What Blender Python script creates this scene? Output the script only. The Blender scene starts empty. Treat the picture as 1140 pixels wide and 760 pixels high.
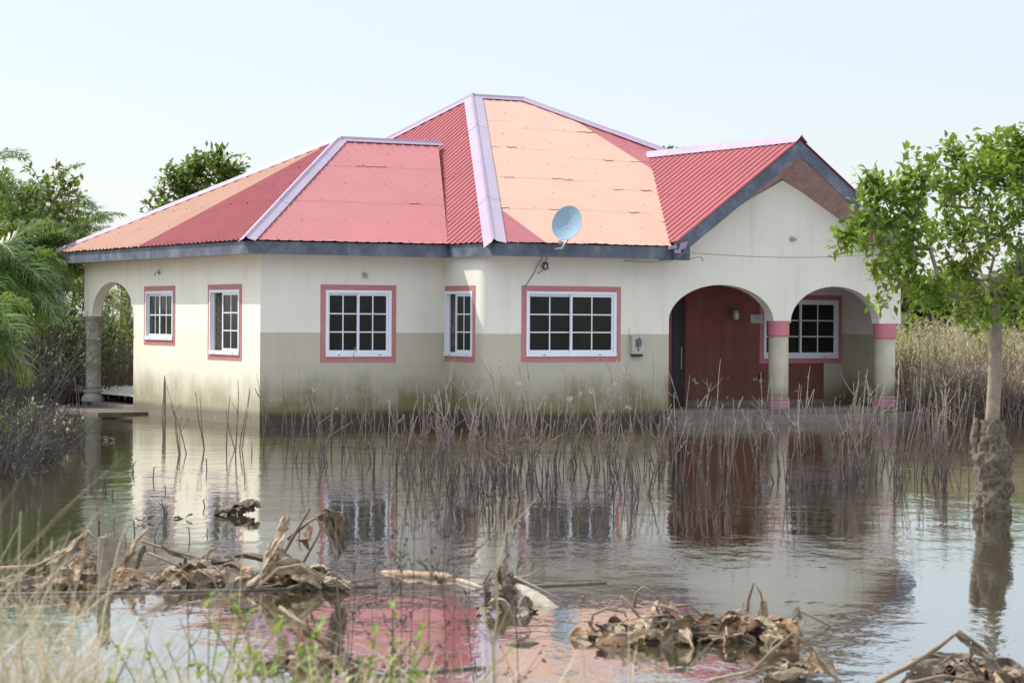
import bpy, bmesh, math, random
from mathutils import Vector, Matrix, noise as mnoise
rnd = random.Random(7)
C = bpy.context.scene.collection
sc = bpy.context.scene
V = Vector
R_ = math.radians

# ------------------------------------------------------------------ camera, sky, sun, exposure
FPX, YAW, ROLL, HY = 2617.2, 0.505, 0.0062, 354.42
CAM = V((-16.4706, -39.1377, 1.9678))
RT = V((math.cos(YAW), -math.sin(YAW), 0)); FW = V((math.sin(YAW), math.cos(YAW), 0)); UP = V((0, 0, 1))
cd = bpy.data.cameras.new('camera'); cam = bpy.data.objects.new('camera', cd); C.objects.link(cam)
cd.sensor_width = 36.0; cd.sensor_fit = 'HORIZONTAL'; cd.lens = 36.0 * FPX / 1140
rr = RT * math.cos(ROLL) + UP * (math.sin(ROLL)); uu = UP * math.cos(ROLL) - RT * math.sin(ROLL)
cam.matrix_world = Matrix(((rr.x, uu.x, -FW.x, CAM.x), (rr.y, uu.y, -FW.y, CAM.y), (rr.z, uu.z, -FW.z, CAM.z), (0, 0, 0, 1)))
cd.shift_y = -(380 - HY) / 1140.0
cd.clip_start = 0.2; cd.clip_end = 6000
cd.dof.use_dof = True; cd.dof.focus_distance = 41.0; cd.dof.aperture_fstop = 5.0
sc.camera = cam

SUN_AZ = V((-0.559, 0.829, 0)); SUN_EL = R_(50)
sdir = SUN_AZ * math.cos(SUN_EL) + UP * math.sin(SUN_EL)
w = bpy.data.worlds.new('World'); sc.world = w; w.use_nodes = True
nt = w.node_tree; nt.nodes.clear()
wo = nt.nodes.new('ShaderNodeOutputWorld'); bg = nt.nodes.new('ShaderNodeBackground'); sk = nt.nodes.new('ShaderNodeTexSky')
sk.sky_type = 'NISHITA'; sk.sun_disc = False; sk.sun_elevation = SUN_EL
sk.sun_rotation = math.atan2(SUN_AZ.x, SUN_AZ.y)
sk.air_density = 1.0; sk.dust_density = 1.0; sk.ozone_density = 1.0; sk.altitude = 0
bg.inputs[1].default_value = 0.11
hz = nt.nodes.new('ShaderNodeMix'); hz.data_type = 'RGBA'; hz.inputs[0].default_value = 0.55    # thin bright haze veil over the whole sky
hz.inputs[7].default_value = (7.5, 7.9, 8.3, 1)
nt.links.new(sk.outputs[0], hz.inputs[6]); # sky scaled up overhead, added as fill light for the shaded walls
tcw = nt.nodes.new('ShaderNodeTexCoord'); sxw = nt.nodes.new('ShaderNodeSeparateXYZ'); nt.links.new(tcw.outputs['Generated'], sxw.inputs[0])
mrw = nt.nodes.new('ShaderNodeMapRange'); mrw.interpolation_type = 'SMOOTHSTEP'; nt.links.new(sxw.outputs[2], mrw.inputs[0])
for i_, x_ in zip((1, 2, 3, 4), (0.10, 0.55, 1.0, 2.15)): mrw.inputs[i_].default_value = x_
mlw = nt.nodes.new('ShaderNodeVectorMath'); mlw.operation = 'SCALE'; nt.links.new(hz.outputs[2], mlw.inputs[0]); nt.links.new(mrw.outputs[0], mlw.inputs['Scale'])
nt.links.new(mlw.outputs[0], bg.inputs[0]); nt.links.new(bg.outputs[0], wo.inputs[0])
sl = bpy.data.lights.new('sun', 'SUN'); so = bpy.data.objects.new('sun', sl); C.objects.link(so)
sl.energy = 4.5; sl.angle = R_(0.55); sl.color = (1.0, 0.955, 0.87)
so.rotation_euler = sdir.to_track_quat('Z', 'Y').to_euler(); so.location = (-20, 20, 40)
vs = sc.view_settings; vs.view_transform = 'Standard'; vs.look = 'None'; vs.gamma = 1; vs.exposure = 0.33
try: vs.use_curve_mapping = False
except Exception: pass
sc.cycles.use_denoising = True
sc.cycles.max_bounces = 8; sc.cycles.diffuse_bounces = 4; sc.cycles.glossy_bounces = 4; sc.cycles.transmission_bounces = 4
sc.cycles.transparent_max_bounces = 6; sc.cycles.caustics_reflective = True; sc.cycles.blur_glossy = 1.0; sc.cycles.sample_clamp_indirect = 4.0; sc.cycles.caustics_refractive = False

# ------------------------------------------------------------------ helpers
def ray(px, py):
    a, b = px - 570, py - HY
    c, s = math.cos(ROLL), math.sin(ROLL)
    return RT * ((a * c + b * s) / FPX) + FW - UP * ((-a * s + b * c) / FPX)
def at(px, py, dep): return CAM + ray(px, py) * dep          # the real point at a distance from the viewpoint
def gr(px, py, z=0.0):
    d = ray(px, py); return CAM + d * ((z - CAM.z) / d.z)
def uv(u, dep, z=0.0):                                        # lateral / depth coordinates on the site
    p = CAM + RT * u + FW * dep; return V((p.x, p.y, z))
def rot_to(d):
    return d.to_track_quat('Z', 'Y').to_matrix()

ORG = {}
class MB:
    def __init__(s): s.v = []; s.f = []; s.m = []
    def face(s, pts, m=0):
        n = len(s.v); s.v += [V(p) for p in pts]; s.f.append(tuple(range(n, n + len(pts)))); s.m.append(m)
    def box(s, lo, hi, m=0, M=None):
        lo, hi = V(lo), V(hi)
        pts = [V((x, y, z)) for z in (lo.z, hi.z) for y in (lo.y, hi.y) for x in (lo.x, hi.x)]
        if M: pts = [M @ p for p in pts]
        n = len(s.v); s.v += pts
        for q in ((0, 2, 3, 1), (4, 5, 7, 6), (0, 1, 5, 4), (2, 6, 7, 3), (0, 4, 6, 2), (1, 3, 7, 5)):
            s.f.append(tuple(n + i for i in q)); s.m.append(m)
    def obox(s, o, ax, ay, az, m=0):                           # box from a corner and three edge vectors
        M = Matrix((( ax.x, ay.x, az.x, o.x), (ax.y, ay.y, az.y, o.y), (ax.z, ay.z, az.z, o.z), (0, 0, 0, 1)))
        s.box((0, 0, 0), (1, 1, 1), m, M)
    def tube(s, pts, rad, n=6, m=0, cap=True, jit=0.0):
        pts = [V(p) for p in pts]; k = len(pts)
        if not hasattr(rad, '__len__'): rad = [rad] * k
        base = len(s.v); ref = None
        for i, p in enumerate(pts):
            t = (pts[min(i + 1, k - 1)] - pts[max(i - 1, 0)])
            t = t.normalized() if t.length > 1e-9 else V((0, 0, 1))
            if ref is None: ref = V((1, 0, 0)) if abs(t.x) < .8 else V((0, 1, 0))
            a = (ref - t * ref.dot(t)).normalized(); b = t.cross(a); ref = a
            for j in range(n):
                g = 2 * math.pi * j / n
                r = rad[i] * (1 + (rnd.uniform(-jit, jit) if jit else 0))
                s.v.append(p + (a * math.cos(g) + b * math.sin(g)) * r)
        for i in range(k - 1):
            for j in range(n):
                j2 = (j + 1) % n
                s.f.append((base + i * n + j, base + i * n + j2, base + (i + 1) * n + j2, base + (i + 1) * n + j)); s.m.append(m)
        if cap:
            s.f.append(tuple(base + j for j in range(n))[::-1]); s.m.append(m)
            s.f.append(tuple(base + (k - 1) * n + j for j in range(n))); s.m.append(m)
    def lathe(s, c, prof, n=24, m=0):
        c = V(c); base = len(s.v); k = len(prof)
        for r, z in prof:
            for j in range(n):
                g = 2 * math.pi * j / n; s.v.append(c + V((r * math.cos(g), r * math.sin(g), z)))
        for i in range(k - 1):
            for j in range(n):
                j2 = (j + 1) % n
                s.f.append((base + i * n + j, base + i * n + j2, base + (i + 1) * n + j2, base + (i + 1) * n + j)); s.m.append(m)
        s.f.append(tuple(base + j for j in range(n))[::-1]); s.m.append(m)
        s.f.append(tuple(base + (k - 1) * n + j for j in range(n))); s.m.append(m)
    def grid(s, rows, m=0):                                    # rows of equal-length point lists
        base = len(s.v); k = len(rows[0])
        for r in rows: s.v += [V(p) for p in r]
        for i in range(len(rows) - 1):
            for j in range(k - 1):
                s.f.append((base + i * k + j, base + i * k + j + 1, base + (i + 1) * k + j + 1, base + (i + 1) * k + j)); s.m.append(m)
    def build(s, name, mats, parent=None, smooth=False, loc=None):
        if not isinstance(mats, (list, tuple)): mats = [mats]
        o0 = V(ORG[parent.name]) if parent else V(loc or (0, 0, 0))
        me = bpy.data.meshes.new(name)
        me.from_pydata([tuple(p - o0) for p in s.v], [], s.f)
        for mt in mats: me.materials.append(mt)
        me.polygons.foreach_set('material_index', s.m)
        if smooth: me.polygons.foreach_set('use_smooth', [True] * len(s.f))
        me.update()
        ob = bpy.data.objects.new(name, me); C.objects.link(ob)
        if parent: ob.parent = parent
        else: ob.location = o0
        ORG[ob.name] = o0
        return ob
def root(name, loc, label, cat, group=None):
    o = bpy.data.objects.new(name, None); C.objects.link(o); o.location = loc; ORG[o.name] = V(loc)
    o.empty_display_size = 0.2
    o['label'] = label; o['category'] = cat
    if group: o['group'] = group
    return o
def tag(o, label, cat, group=None):
    o['label'] = label; o['category'] = cat
    if group: o['group'] = group
    return o
def kind(o, k): o['kind'] = k; return o

# ------------------------------------------------------------------ materials
def newmat(name):
    m = bpy.data.materials.new(name); m.use_nodes = True
    t = m.node_tree; return m, t, t.nodes['Principled BSDF']
def N(t, typ, **kw):
    n = t.nodes.new(typ)
    for k, v in kw.items(): setattr(n, k, v)
    return n
def L(t, a, b): t.links.new(a, b)
def noise_n(t, scale, detail=4, rough=.55, vec=None, dist=0.0):
    n = N(t, 'ShaderNodeTexNoise'); n.inputs['Scale'].default_value = scale; n.inputs['Detail'].default_value = detail
    n.inputs['Roughness'].default_value = rough; n.inputs['Distortion'].default_value = dist
    if vec is not None: L(t, vec, n.inputs['Vector'])
    return n
def ramp(t, fac, stops):
    r = N(t, 'ShaderNodeValToRGB'); e = r.color_ramp.elements
    e[0].position, e[1].position = stops[0][0], stops[-1][0]
    for i, (p, c) in enumerate(stops):
        if i == 0: x = e[0]
        elif i == len(stops) - 1: x = e[len(e) - 1]
        else: x = e.new(p)
        x.color = (c, c, c, 1) if not hasattr(c, '__len__') else (*c, 1)
    L(t, fac, r.inputs[0]); return r
def mix(t, fac, a, b, blend='MIX'):
    n = N(t, 'ShaderNodeMix', data_type='RGBA', blend_type=blend)
    for sock, val in ((n.inputs[0], fac), (n.inputs[6], a), (n.inputs[7], b)):
        if hasattr(val, 'is_output'): L(t, val, sock)
        elif hasattr(val, '__len__'): sock.default_value = (*val, 1)
        else: sock.default_value = val
    return n.outputs[2]
def maprange(t, val, a, b, c=0., d=1., smooth=True):
    n = N(t, 'ShaderNodeMapRange'); n.interpolation_type = 'SMOOTHSTEP' if smooth else 'LINEAR'
    L(t, val, n.inputs[0])
    for i, x in zip((1, 2, 3, 4), (a, b, c, d)): n.inputs[i].default_value = x
    return n.outputs[0]
def math_n(t, op, a, b=0.0):
    n = N(t, 'ShaderNodeMath', operation=op)
    for s_, v in ((n.inputs[0], a), (n.inputs[1], b)):
        if hasattr(v, 'is_output'): L(t, v, s_)
        else: s_.default_value = v
    return n.outputs[0]
def scaled(t, vec, s):
    n = N(t, 'ShaderNodeMapping'); n.inputs['Scale'].default_value = s; L(t, vec, n.inputs['Vector']); return n.outputs[0]
def bump(t, b, h, strength, dist):
    n = N(t, 'ShaderNodeBump'); n.inputs['Strength'].default_value = strength; n.inputs['Distance'].default_value = dist
    L(t, h, n.inputs['Height']); L(t, n.outputs[0], b.inputs['Normal']); return n
def simple(name, c1, c2=None, scale=8, rough=.6, bmp=0, spec=.5, objc=False, metallic=0):
    m, t, b = newmat(name)
    b.inputs['Roughness'].default_value = rough; b.inputs['Specular IOR Level'].default_value = spec
    b.inputs['Metallic'].default_value = metallic
    if c2 is None: b.inputs['Base Color'].default_value = (*c1, 1)
    else:
        tc = N(t, 'ShaderNodeTexCoord'); nn = noise_n(t, scale, 5, .6, tc.outputs['Object'])
        r = ramp(t, nn.outputs[0], [(.32, c1), (.68, c2)]); L(t, r.outputs[0], b.inputs['Base Color'])
        if bmp: bump(t, b, nn.outputs[0], .6, bmp)
    return m

def wall_mat(name, clean, flood, moss=1.0, darkband=1.0, line=1.69):
    m, t, b = newmat(name)
    g = N(t, 'ShaderNodeNewGeometry'); pos = g.outputs['Position']
    sx = N(t, 'ShaderNodeSeparateXYZ'); L(t, pos, sx.inputs[0]); z = sx.outputs[2]
    n1 = noise_n(t, 1.3, 5, .6, pos); n2 = noise_n(t, 9, 5, .65, pos); n3 = noise_n(t, 1.0, 4, .6, scaled(t, pos, (5, 5, .5)))
    c = mix(t, ramp(t, n1.outputs[0], [(.3, 0.), (.7, 1.)]).outputs[0], clean, tuple(x * .93 for x in clean))
    # flood stain below the high-water line, with fainter lines under it
    zl = math_n(t, 'ADD', z, math_n(t, 'MULTIPLY', math_n(t, 'SUBTRACT', n2.outputs[0], .5), .035))
    f1 = maprange(t, zl, line + .012, line - .012)
    fl = mix(t, n1.outputs[0], flood, tuple(x * .86 for x in flood))
    c = mix(t, f1, c, fl)
    f2 = maprange(t, zl, 1.18, 1.12); c = mix(t, math_n(t, 'MULTIPLY', f2, .22), c, tuple(x * .7 for x in flood))
    f3 = maprange(t, zl, 1.0, .72); c = mix(t, math_n(t, 'MULTIPLY', f3, .42), c, tuple(x * .68 for x in flood))
    # dirt runs
    st = ramp(t, n3.outputs[0], [(.5, 0.), (.75, 1.)]).outputs[0]
    c = mix(t, math_n(t, 'MULTIPLY', st, .15), c, (.30, .26, .19))
    # moss and algae
    zm = math_n(t, 'ADD', z, math_n(t, 'MULTIPLY', math_n(t, 'SUBTRACT', n1.outputs[0], .5), 1.1))
    zm = math_n(t, 'ADD', zm, math_n(t, 'MULTIPLY', math_n(t, 'SUBTRACT', n3.outputs[0], .5), .5))
    fm = math_n(t, 'MULTIPLY', maprange(t, zm, 1.02, .22), .93 * moss)
    mossc = mix(t, n2.outputs[0], (.20, .175, .06), (.085, .078, .03))
    c = mix(t, fm, c, mossc)
    # flaked pale patches
    n5 = noise_n(t, 5.5, 3, .5, pos); pf = ramp(t, n5.outputs[0], [(.66, 0.), (.69, 1.)]).outputs[0]
    c = mix(t, math_n(t, 'MULTIPLY', math_n(t, 'MULTIPLY', pf, maprange(t, z, 1.0, .75)), .5), c, (.62, .61, .55))
    # wet band at the waterline
    zd = math_n(t, 'ADD', z, math_n(t, 'MULTIPLY', math_n(t, 'SUBTRACT', n2.outputs[0], .5), .12))
    fd = math_n(t, 'MULTIPLY', maprange(t, zd, .32, .16), .93 * darkband)
    c = mix(t, fd, c, (.055, .042, .033))
    L(t, c, b.inputs['Base Color']); b.inputs['Roughness'].default_value = .85; b.inputs['Specular IOR Level'].default_value = .25
    bump(t, b, n2.outputs[0], .35, .006)
    return m
M = {}
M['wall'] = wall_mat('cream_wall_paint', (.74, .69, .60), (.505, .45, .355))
M['wall_sun'] = wall_mat('cream_wall_paint_sunlit', (.82, .765, .64), (.80, .74, .585), moss=.7, darkband=.6)  # lighter, less stained copy of the wall paint; strong sunlight put into its colour
M['red'] = wall_mat('oxblood_wall_paint', (.24, .074, .068), (.195, .07, .06), moss=.25, darkband=0.0, line=1.66)
M['pink_trim'] = simple('pink_trim_paint', (.47, .185, .18), (.40, .15, .15), 6, .75)
M['pink_cap'] = simple('pink_column_paint', (.55, .17, .20), (.47, .15, .18), 6, .7)
M['pink_base'] = simple('muddy_pink_paint', (.42, .20, .24), (.33, .17, .19), 7, .75)
M['column'] = simple('mud_washed_cream_column', (.47, .42, .32), (.38, .34, .25), 3, .8, .003)
M['stone'] = simple('grey_cast_column', (.40, .38, .31), (.27, .25, .20), 9, .85, .006)
M['concrete'] = simple('dirty_concrete', (.215, .18, .14), (.11, .09, .07), 5, .9, .006)
M['concrete_wet'] = simple('damp_dark_concrete', (.11, .09, .07), (.06, .05, .04), 6, .8, .006)
M['tile'] = simple('worn_floor_screed', (.20, .17, .135), (.12, .10, .08), 4, .8, .003)
M['white'] = simple('white_aluminium', (.74, .75, .80), (.68, .69, .74), 3, .4)
M['glass'] = simple('dark_tinted_glass', (.010, .011, .010), (.018, .019, .016), 2, .1, 0, .22)
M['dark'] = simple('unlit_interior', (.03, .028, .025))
M['plasterin'] = simple('interior_plaster', (.5, .46, .4))
M['grille'] = simple('wrought_iron_grille', (.10, .085, .07), (.16, .13, .11), 30, .6)
M['curtain'] = simple('faded_curtain', (.36, .32, .27), (.24, .21, .18), 25, .9)
M['door'] = simple('dark_steel_door', (.022, .024, .028), (.035, .036, .042), 4, .45)
M['steel'] = simple('dull_steel', (.35, .34, .33), (.25, .24, .24), 20, .4, 0, .5, False, .6)
M['fascia'] = None
def fascia_mat():
    m, t, b = newmat('slate_blue_fascia_board')
    g = N(t, 'ShaderNodeNewGeometry'); p = g.outputs['Position']
    n1 = noise_n(t, 2.3, 7, .72, p); n2 = noise_n(t, 14, 4, .6, scaled(t, p, (1, 1, 2)))
    c = ramp(t, n1.outputs[0], [(.32, (.042, .05, .072)), (.52, (.095, .11, .148)), (.70, (.19, .20, .24))]).outputs[0]
    c = mix(t, ramp(t, n2.outputs[0], [(.6, 0.), (.8, .5)]).outputs[0], c, (.22, .21, .21))
    L(t, c, b.inputs['Base Color']); b.inputs['Roughness'].default_value = .6; return m
M['fascia'] = fascia_mat()
def roof_mat(name, ca, cb, cc, rough=.42):
    m, t, b = newmat(name)
    g = N(t, 'ShaderNodeNewGeometry'); p = g.outputs['Position']
    n1 = noise_n(t, .9, 5, .6, p); n2 = noise_n(t, 7, 5, .7, p); n3 = noise_n(t, 30, 3, .6, p)
    c = ramp(t, n1.outputs[0], [(.32, ca), (.68, cb)]).outputs[0]
    c = mix(t, ramp(t, n2.outputs[0], [(.52, 0.), (.78, .55)]).outputs[0], c, cc)
    L(t, c, b.inputs['Base Color']); b.inputs['Roughness'].default_value = rough; b.inputs['Specular IOR Level'].default_value = .18
    bump(t, b, n1.outputs[0], .25, .03)
    return m
M['roof_red'] = roof_mat('red_painted_roof_sheet', (.30, .068, .074), (.265, .058, .066), (.34, .105, .105))
M['roof_pink'] = roof_mat('sun_bleached_red_roof_sheet', (.35, .108, .104), (.32, .095, .094), (.39, .14, .13))
M['roof_orange'] = roof_mat('faded_orange_roof_sheet', (.47, .275, .195), (.44, .245, .168), (.46, .24, .172))
M['ridge'] = roof_mat('lavender_ridge_flashing', (.31, .242, .315), (.27, .215, .28), (.36, .29, .36))
M['screw'] = simple('rusty_roof_screw', (.16, .11, .11))
M['soffit'] = None
def soffit_mat():
    m, t, b = newmat('brown_soffit_boards')
    g = N(t, 'ShaderNodeNewGeometry'); p = g.outputs['Position']
    n1 = noise_n(t, 2, 5, .6, scaled(t, p, (6, .7, 6)))
    c = ramp(t, n1.outputs[0], [(.3, (.30, .17, .15)), (.7, (.42, .27, .245))]).outputs[0]
    L(t, c, b.inputs['Base Color']); b.inputs['Roughness'].default_value = .8; return m
M['soffit'] = soffit_mat()
M['dish'] = simple('grey_dish_paint', (.25, .335, .41), (.22, .305, .38), 3, .75, 0, .2)
M['dishmark'] = simple('worn_dish_print', (.27, .36, .43))
M['black'] = simple('black_rubber', (.02, .02, .022))
M['plaque'] = simple('engraved_plate', (.50, .50, .47), (.42, .42, .40), 12, .5)
M['plaqueink'] = simple('plate_lines', (.20, .20, .19))
M['lampglass'] = simple('lamp_glass', (.62, .58, .50), (.5, .46, .4), 9, .2)
M['meter'] = simple('muddy_meter_case', (.44, .43, .40), (.33, .31, .27), 10, .5)

def leaf_mat(name, a, b_, trans=.45, rough=.45, scale=3, dry=False):
    m, t, b = newmat(name)
    tc = N(t, 'ShaderNodeTexCoord'); n1 = noise_n(t, scale, 4, .7, tc.outputs['Object'])
    gi = N(t, 'ShaderNodeNewGeometry')
    f = math_n(t, 'ADD', math_n(t, 'MULTIPLY', n1.outputs[0], .9), math_n(t, 'MULTIPLY', gi.outputs['Random Per Island'], .55))
    r = ramp(t, f, [(.38, a), (1.0, b_)])
    L(t, r.outputs[0], b.inputs['Base Color']); b.inputs['Roughness'].default_value = rough; b.inputs['Specular IOR Level'].default_value = .28
    tr = N(t, 'ShaderNodeBsdfTranslucent'); L(t, mix(t, 0. if dry else .5, r.outputs[0], (.22, .30, .02)), tr.inputs[0])
    mx = N(t, 'ShaderNodeMixShader'); mx.inputs[0].default_value = trans
    L(t, b.outputs[0], mx.inputs[1]); L(t, tr.outputs[0], mx.inputs[2]); L(t, mx.outputs[0], t.nodes['Material Output'].inputs[0])
    return m
M['leaf_guava'] = leaf_mat('broad_bright_leaf', (.06, .125, .016), (.26, .36, .05), .38)
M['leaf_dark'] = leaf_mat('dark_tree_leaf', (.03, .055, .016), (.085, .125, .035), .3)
M['leaf_mid'] = leaf_mat('mid_green_leaf', (.055, .095, .022), (.17, .23, .055), .4)
M['leaf_pale'] = leaf_mat('pale_shrub_leaf', (.13, .165, .05), (.33, .37, .14), .5)
M['leaf_weed'] = leaf_mat('fresh_weed_leaf', (.12, .17, .04), (.32, .38, .10), .5)
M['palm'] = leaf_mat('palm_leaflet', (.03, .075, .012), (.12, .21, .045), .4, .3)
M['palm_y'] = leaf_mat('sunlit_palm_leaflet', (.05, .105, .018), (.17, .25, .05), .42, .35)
M['reed'] = leaf_mat('dry_grass_blade', (.28, .24, .125), (.52, .455, .29), .3, .7, 3, True)
M['reed_brown'] = leaf_mat('dead_brown_stalk', (.12, .09, .068), (.31, .25, .195), .1, .8, 3, True)
M['fgrass'] = leaf_mat('bleached_grass_blade', (.34, .28, .18), (.58, .50, .35), .25, .7, 3, True)
M['fgreen'] = leaf_mat('fresh_grass_blade', (.12, .18, .035), (.26, .32, .08), .45, .5)
M['bark'] = simple('grey_brown_bark', (.19, .145, .105), (.29, .235, .175), 14, .85, .01)
M['mud'] = simple('dried_mud_crust', (.055, .042, .03), (.18, .142, .10), 22, .95, .04)
M['twig'] = simple('thin_grey_twig', (.085, .07, .058), (.17, .145, .12), 18, .85)
M['twig_brown'] = simple('brown_twig', (.15, .10, .08), (.24, .17, .14), 18, .85)
M['twig_dark'] = simple('dark_wet_twig', (.045, .036, .03), (.085, .07, .06), 18, .8)
M['banana'] = simple('dead_banana_leaf', (.16, .108, .064), (.42, .325, .215), 18, .8, .006)
M['banana_dark'] = simple('rotting_banana_leaf', (.07, .05, .036), (.22, .17, .12), 14, .8, .006)
M['banana_rust'] = simple('rusty_banana_leaf', (.20, .105, .055), (.32, .20, .11), 14, .8, .006)
M['rib'] = simple('banana_midrib', (.13, .085, .055), (.28, .20, .13), 12, .7)
M['pseudo'] = simple('pale_banana_stem', (.38, .33, .26), (.20, .16, .12), 12, .8, .012)
M['pseudo_y'] = simple('yellowed_banana_stem', (.42, .29, .17), (.20, .14, .09), 12, .8, .012)
M['post'] = simple('weathered_stake', (.26, .21, .15), (.15, .12, .085), 14, .9, .008)
def stalk_mat():
    m, t, b = newmat('bare_reddish_grey_stalk')
    tc = N(t, 'ShaderNodeTexCoord'); sx = N(t, 'ShaderNodeSeparateXYZ'); L(t, tc.outputs['Object'], sx.inputs[0])
    n1 = noise_n(t, 26, 3, .6, tc.outputs['Object']); n2 = noise_n(t, 70, 2, .5, tc.outputs['Object'])
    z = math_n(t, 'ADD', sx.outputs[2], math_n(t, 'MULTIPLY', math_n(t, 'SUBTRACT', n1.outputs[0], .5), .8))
    r = ramp(t, z, [(.02, (.016, .011, .010)), (.25, (.06, .034, .026)), (.7, (.13, .084, .066)), (1.2, (.26, .21, .175))])  # sunlit tops put into the colour: stems pale upward, dark near the water
    c = mix(t, ramp(t, n2.outputs[0], [(.57, 0.), (.65, .75)]).outputs[0], r.outputs[0], (.30, .265, .24))
    L(t, c, b.inputs['Base Color']); b.inputs['Roughness'].default_value = .75; return m
M['stalk'] = stalk_mat()

def water_mat():
    m, t, b = newmat('silty_floodwater')
    g = N(t, 'ShaderNodeNewGeometry'); p = g.outputs['Position']
    n0 = noise_n(t, .25, 3, .5, p)
    c = mix(t, n0.outputs[0], (.046, .035, .017), (.036, .028, .015))
    L(t, c, b.inputs['Base Color']); b.inputs['Roughness'].default_value = .03; b.inputs['IOR'].default_value = 1.5
    b.inputs['Specular IOR Level'].default_value = .5
    rotn = N(t, 'ShaderNodeMapping'); rotn.inputs['Rotation'].default_value = (0, 0, YAW); L(t, p, rotn.inputs['Vector'])
    pr = rotn.outputs[0]
    a1 = noise_n(t, 1.0, 2, .45, scaled(t, pr, (3.0, 1.7, 1)), .3); a2 = noise_n(t, 1.0, 2, .5, scaled(t, pr, (7.5, 3.6, 1)), .3)
    calm = ramp(t, noise_n(t, .22, 3, .55, scaled(t, pr, (.5, 1.2, 1))).outputs[0], [(.38, .25), (.62, 1.)]).outputs[0]
    h = math_n(t, 'ADD', a1.outputs[0], math_n(t, 'MULTIPLY', a2.outputs[0], .38))
    a3 = noise_n(t, 1.0, 2, .5, scaled(t, pr, (20, 11, 1)), .2); h = math_n(t, 'ADD', h, math_n(t, 'MULTIPLY', a3.outputs[0], .24))
    h = math_n(t, 'MULTIPLY', h, calm)
    bn = bump(t, b, h, 1.0, .0074)
    gl = N(t, 'ShaderNodeBsdfGlossy'); gl.inputs['Roughness'].default_value = .03; gl.inputs['Color'].default_value = (.88, .90, .89, 1); L(t, bn.outputs[0], gl.inputs['Normal'])
    mx = N(t, 'ShaderNodeMixShader'); mx.inputs[0].default_value = .42    # extra gloss added to strengthen the water's reflection
    L(t, b.outputs[0], mx.inputs[1]); L(t, gl.outputs[0], mx.inputs[2]); L(t, mx.outputs[0], t.nodes['Material Output'].inputs[0])
    return m
M['water'] = water_mat()
def ground_mat():
    m, t, b = newmat('muddy_grassy_ground')
    g = N(t, 'ShaderNodeNewGeometry'); p = g.outputs['Position']
    n1 = noise_n(t, .5, 6, .65, p); n2 = noise_n(t, 6, 5, .7, p)
    c = ramp(t, n1.outputs[0], [(.35, (.10, .085, .05)), (.55, (.12, .125, .05)), (.75, (.17, .15, .08))]).outputs[0]
    c = mix(t, math_n(t, 'MULTIPLY', n2.outputs[0], .5), c, (.07, .055, .035))
    L(t, c, b.inputs['Base Color']); b.inputs['Roughness'].default_value = .95
    bump(t, b, n2.outputs[0], .8, .06); return m
M['ground'] = ground_mat()

# ------------------------------------------------------------------ ground and water
def sstep(a, b, x):
    k = max(0, min(1, (x - a) / (b - a))); return k * k * (3 - 2 * k)
def ground_z(u, d):
    near = sstep(12.2, 7.5, d - .25 * (u + 2) * (1 if u > -2 else 0.15)) * .95
    lb = -6.6 - .145 * (d - 28) if d < 46 else -9.2
    left = sstep(lb + .8, lb - 2.2, u) * .95 * sstep(14, 22, d)
    back = sstep(46.5 if u > 7 else 54, 49.5 if u > 7 else 60, d) * .95
    return -.55 + max(near, left, back) + .08 * mnoise.noise(V((u * .4, d * .4, 0)))
def build_ground():
    b = MB()
    us = [-3000, -1200, -500, -200, -90, -50] + [x * .75 for x in range(-44, 45)] + [50, 90, 200, 500, 1200, 3000]
    ds = [-3000, -800, -200, -60, -20, -5] + [x * .75 for x in range(0, 104)] + [90, 110, 150, 250, 500, 1200, 4000]
    b.grid([[uv(u, d, ground_z(u, d)) for u in us] for d in ds])
    kind(b.build('ground', M['ground'], smooth=True), 'structure')
    b = MB(); b.face([uv(-60, 3, 0), uv(60, 3, 0), uv(60, 75, 0), uv(-60, 75, 0)])
    kind(b.build('floodwater', M['water']), 'structure')
build_ground()

# ------------------------------------------------------------------ the bungalow
EX, EY, EZ = V((1, 0, 0)), V((0, 1, 0)), V((0, 0, 1))
H = 3.10
house = root('bungalow', (3, 2, 0), 'flooded cream bungalow with red and orange metal roof and arched porch', 'house')

def slab(mb, o, e, n, outer, holes, th, m=0):
    """wall panel: outline and holes in (along e, z), outer face at o, thickness th away from outward normal n"""
    bm = bmesh.new(); edges = []
    for loop in [outer] + holes:
        vs_ = [bm.verts.new((x, 0, z)) for x, z in loop]
        edges += [bm.edges.new((vs_[i], vs_[(i + 1) % len(vs_)])) for i in range(len(vs_))]
    bmesh.ops.triangle_fill(bm, edges=edges, use_beauty=True)
    bm.verts.index_update(); base = len(mb.v); k = len(bm.verts)
    co = [v.co.copy() for v in bm.verts]
    for dep in (0, th):
        for c in co: mb.v.append(o + e * c.x + EZ * c.z - n * dep)
    for f in bm.faces:
        idx = [v.index for v in f.verts]
        a, b_, c_ = [mb.v[base + i] for i in idx[:3]]
        if (b_ - a).cross(c_ - a).dot(n) < 0: idx.reverse()
        mb.f.append(tuple(base + i for i in idx)); mb.m.append(m)
        mb.f.append(tuple(base + k + i for i in reversed(idx))); mb.m.append(m)
    for ed in bm.edges:
        if len(ed.link_faces) == 1:
            i, j = [v.index for v in ed.verts]
            mb.f.append((base + i, base + j, base + k + j, base + k + i)); mb.m.append(m)
    bm.free()
def rect(x0, x1, z0, z1): return [(x0, z0), (x1, z0), (x1, z1), (x0, z1)]
def arch(x0, x1, zb, zs, rise, n=28, ex=2.0):
    c, a = (x0 + x1) / 2, (x1 - x0) / 2
    pts = [(x0, zb), (x1, zb)]
    for i in range(n + 1):
        g = math.pi * i / n
        pts.append((c + a * math.cos(g), zs + rise * abs(math.sin(g)) ** (2 / ex)))
    return pts

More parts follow.
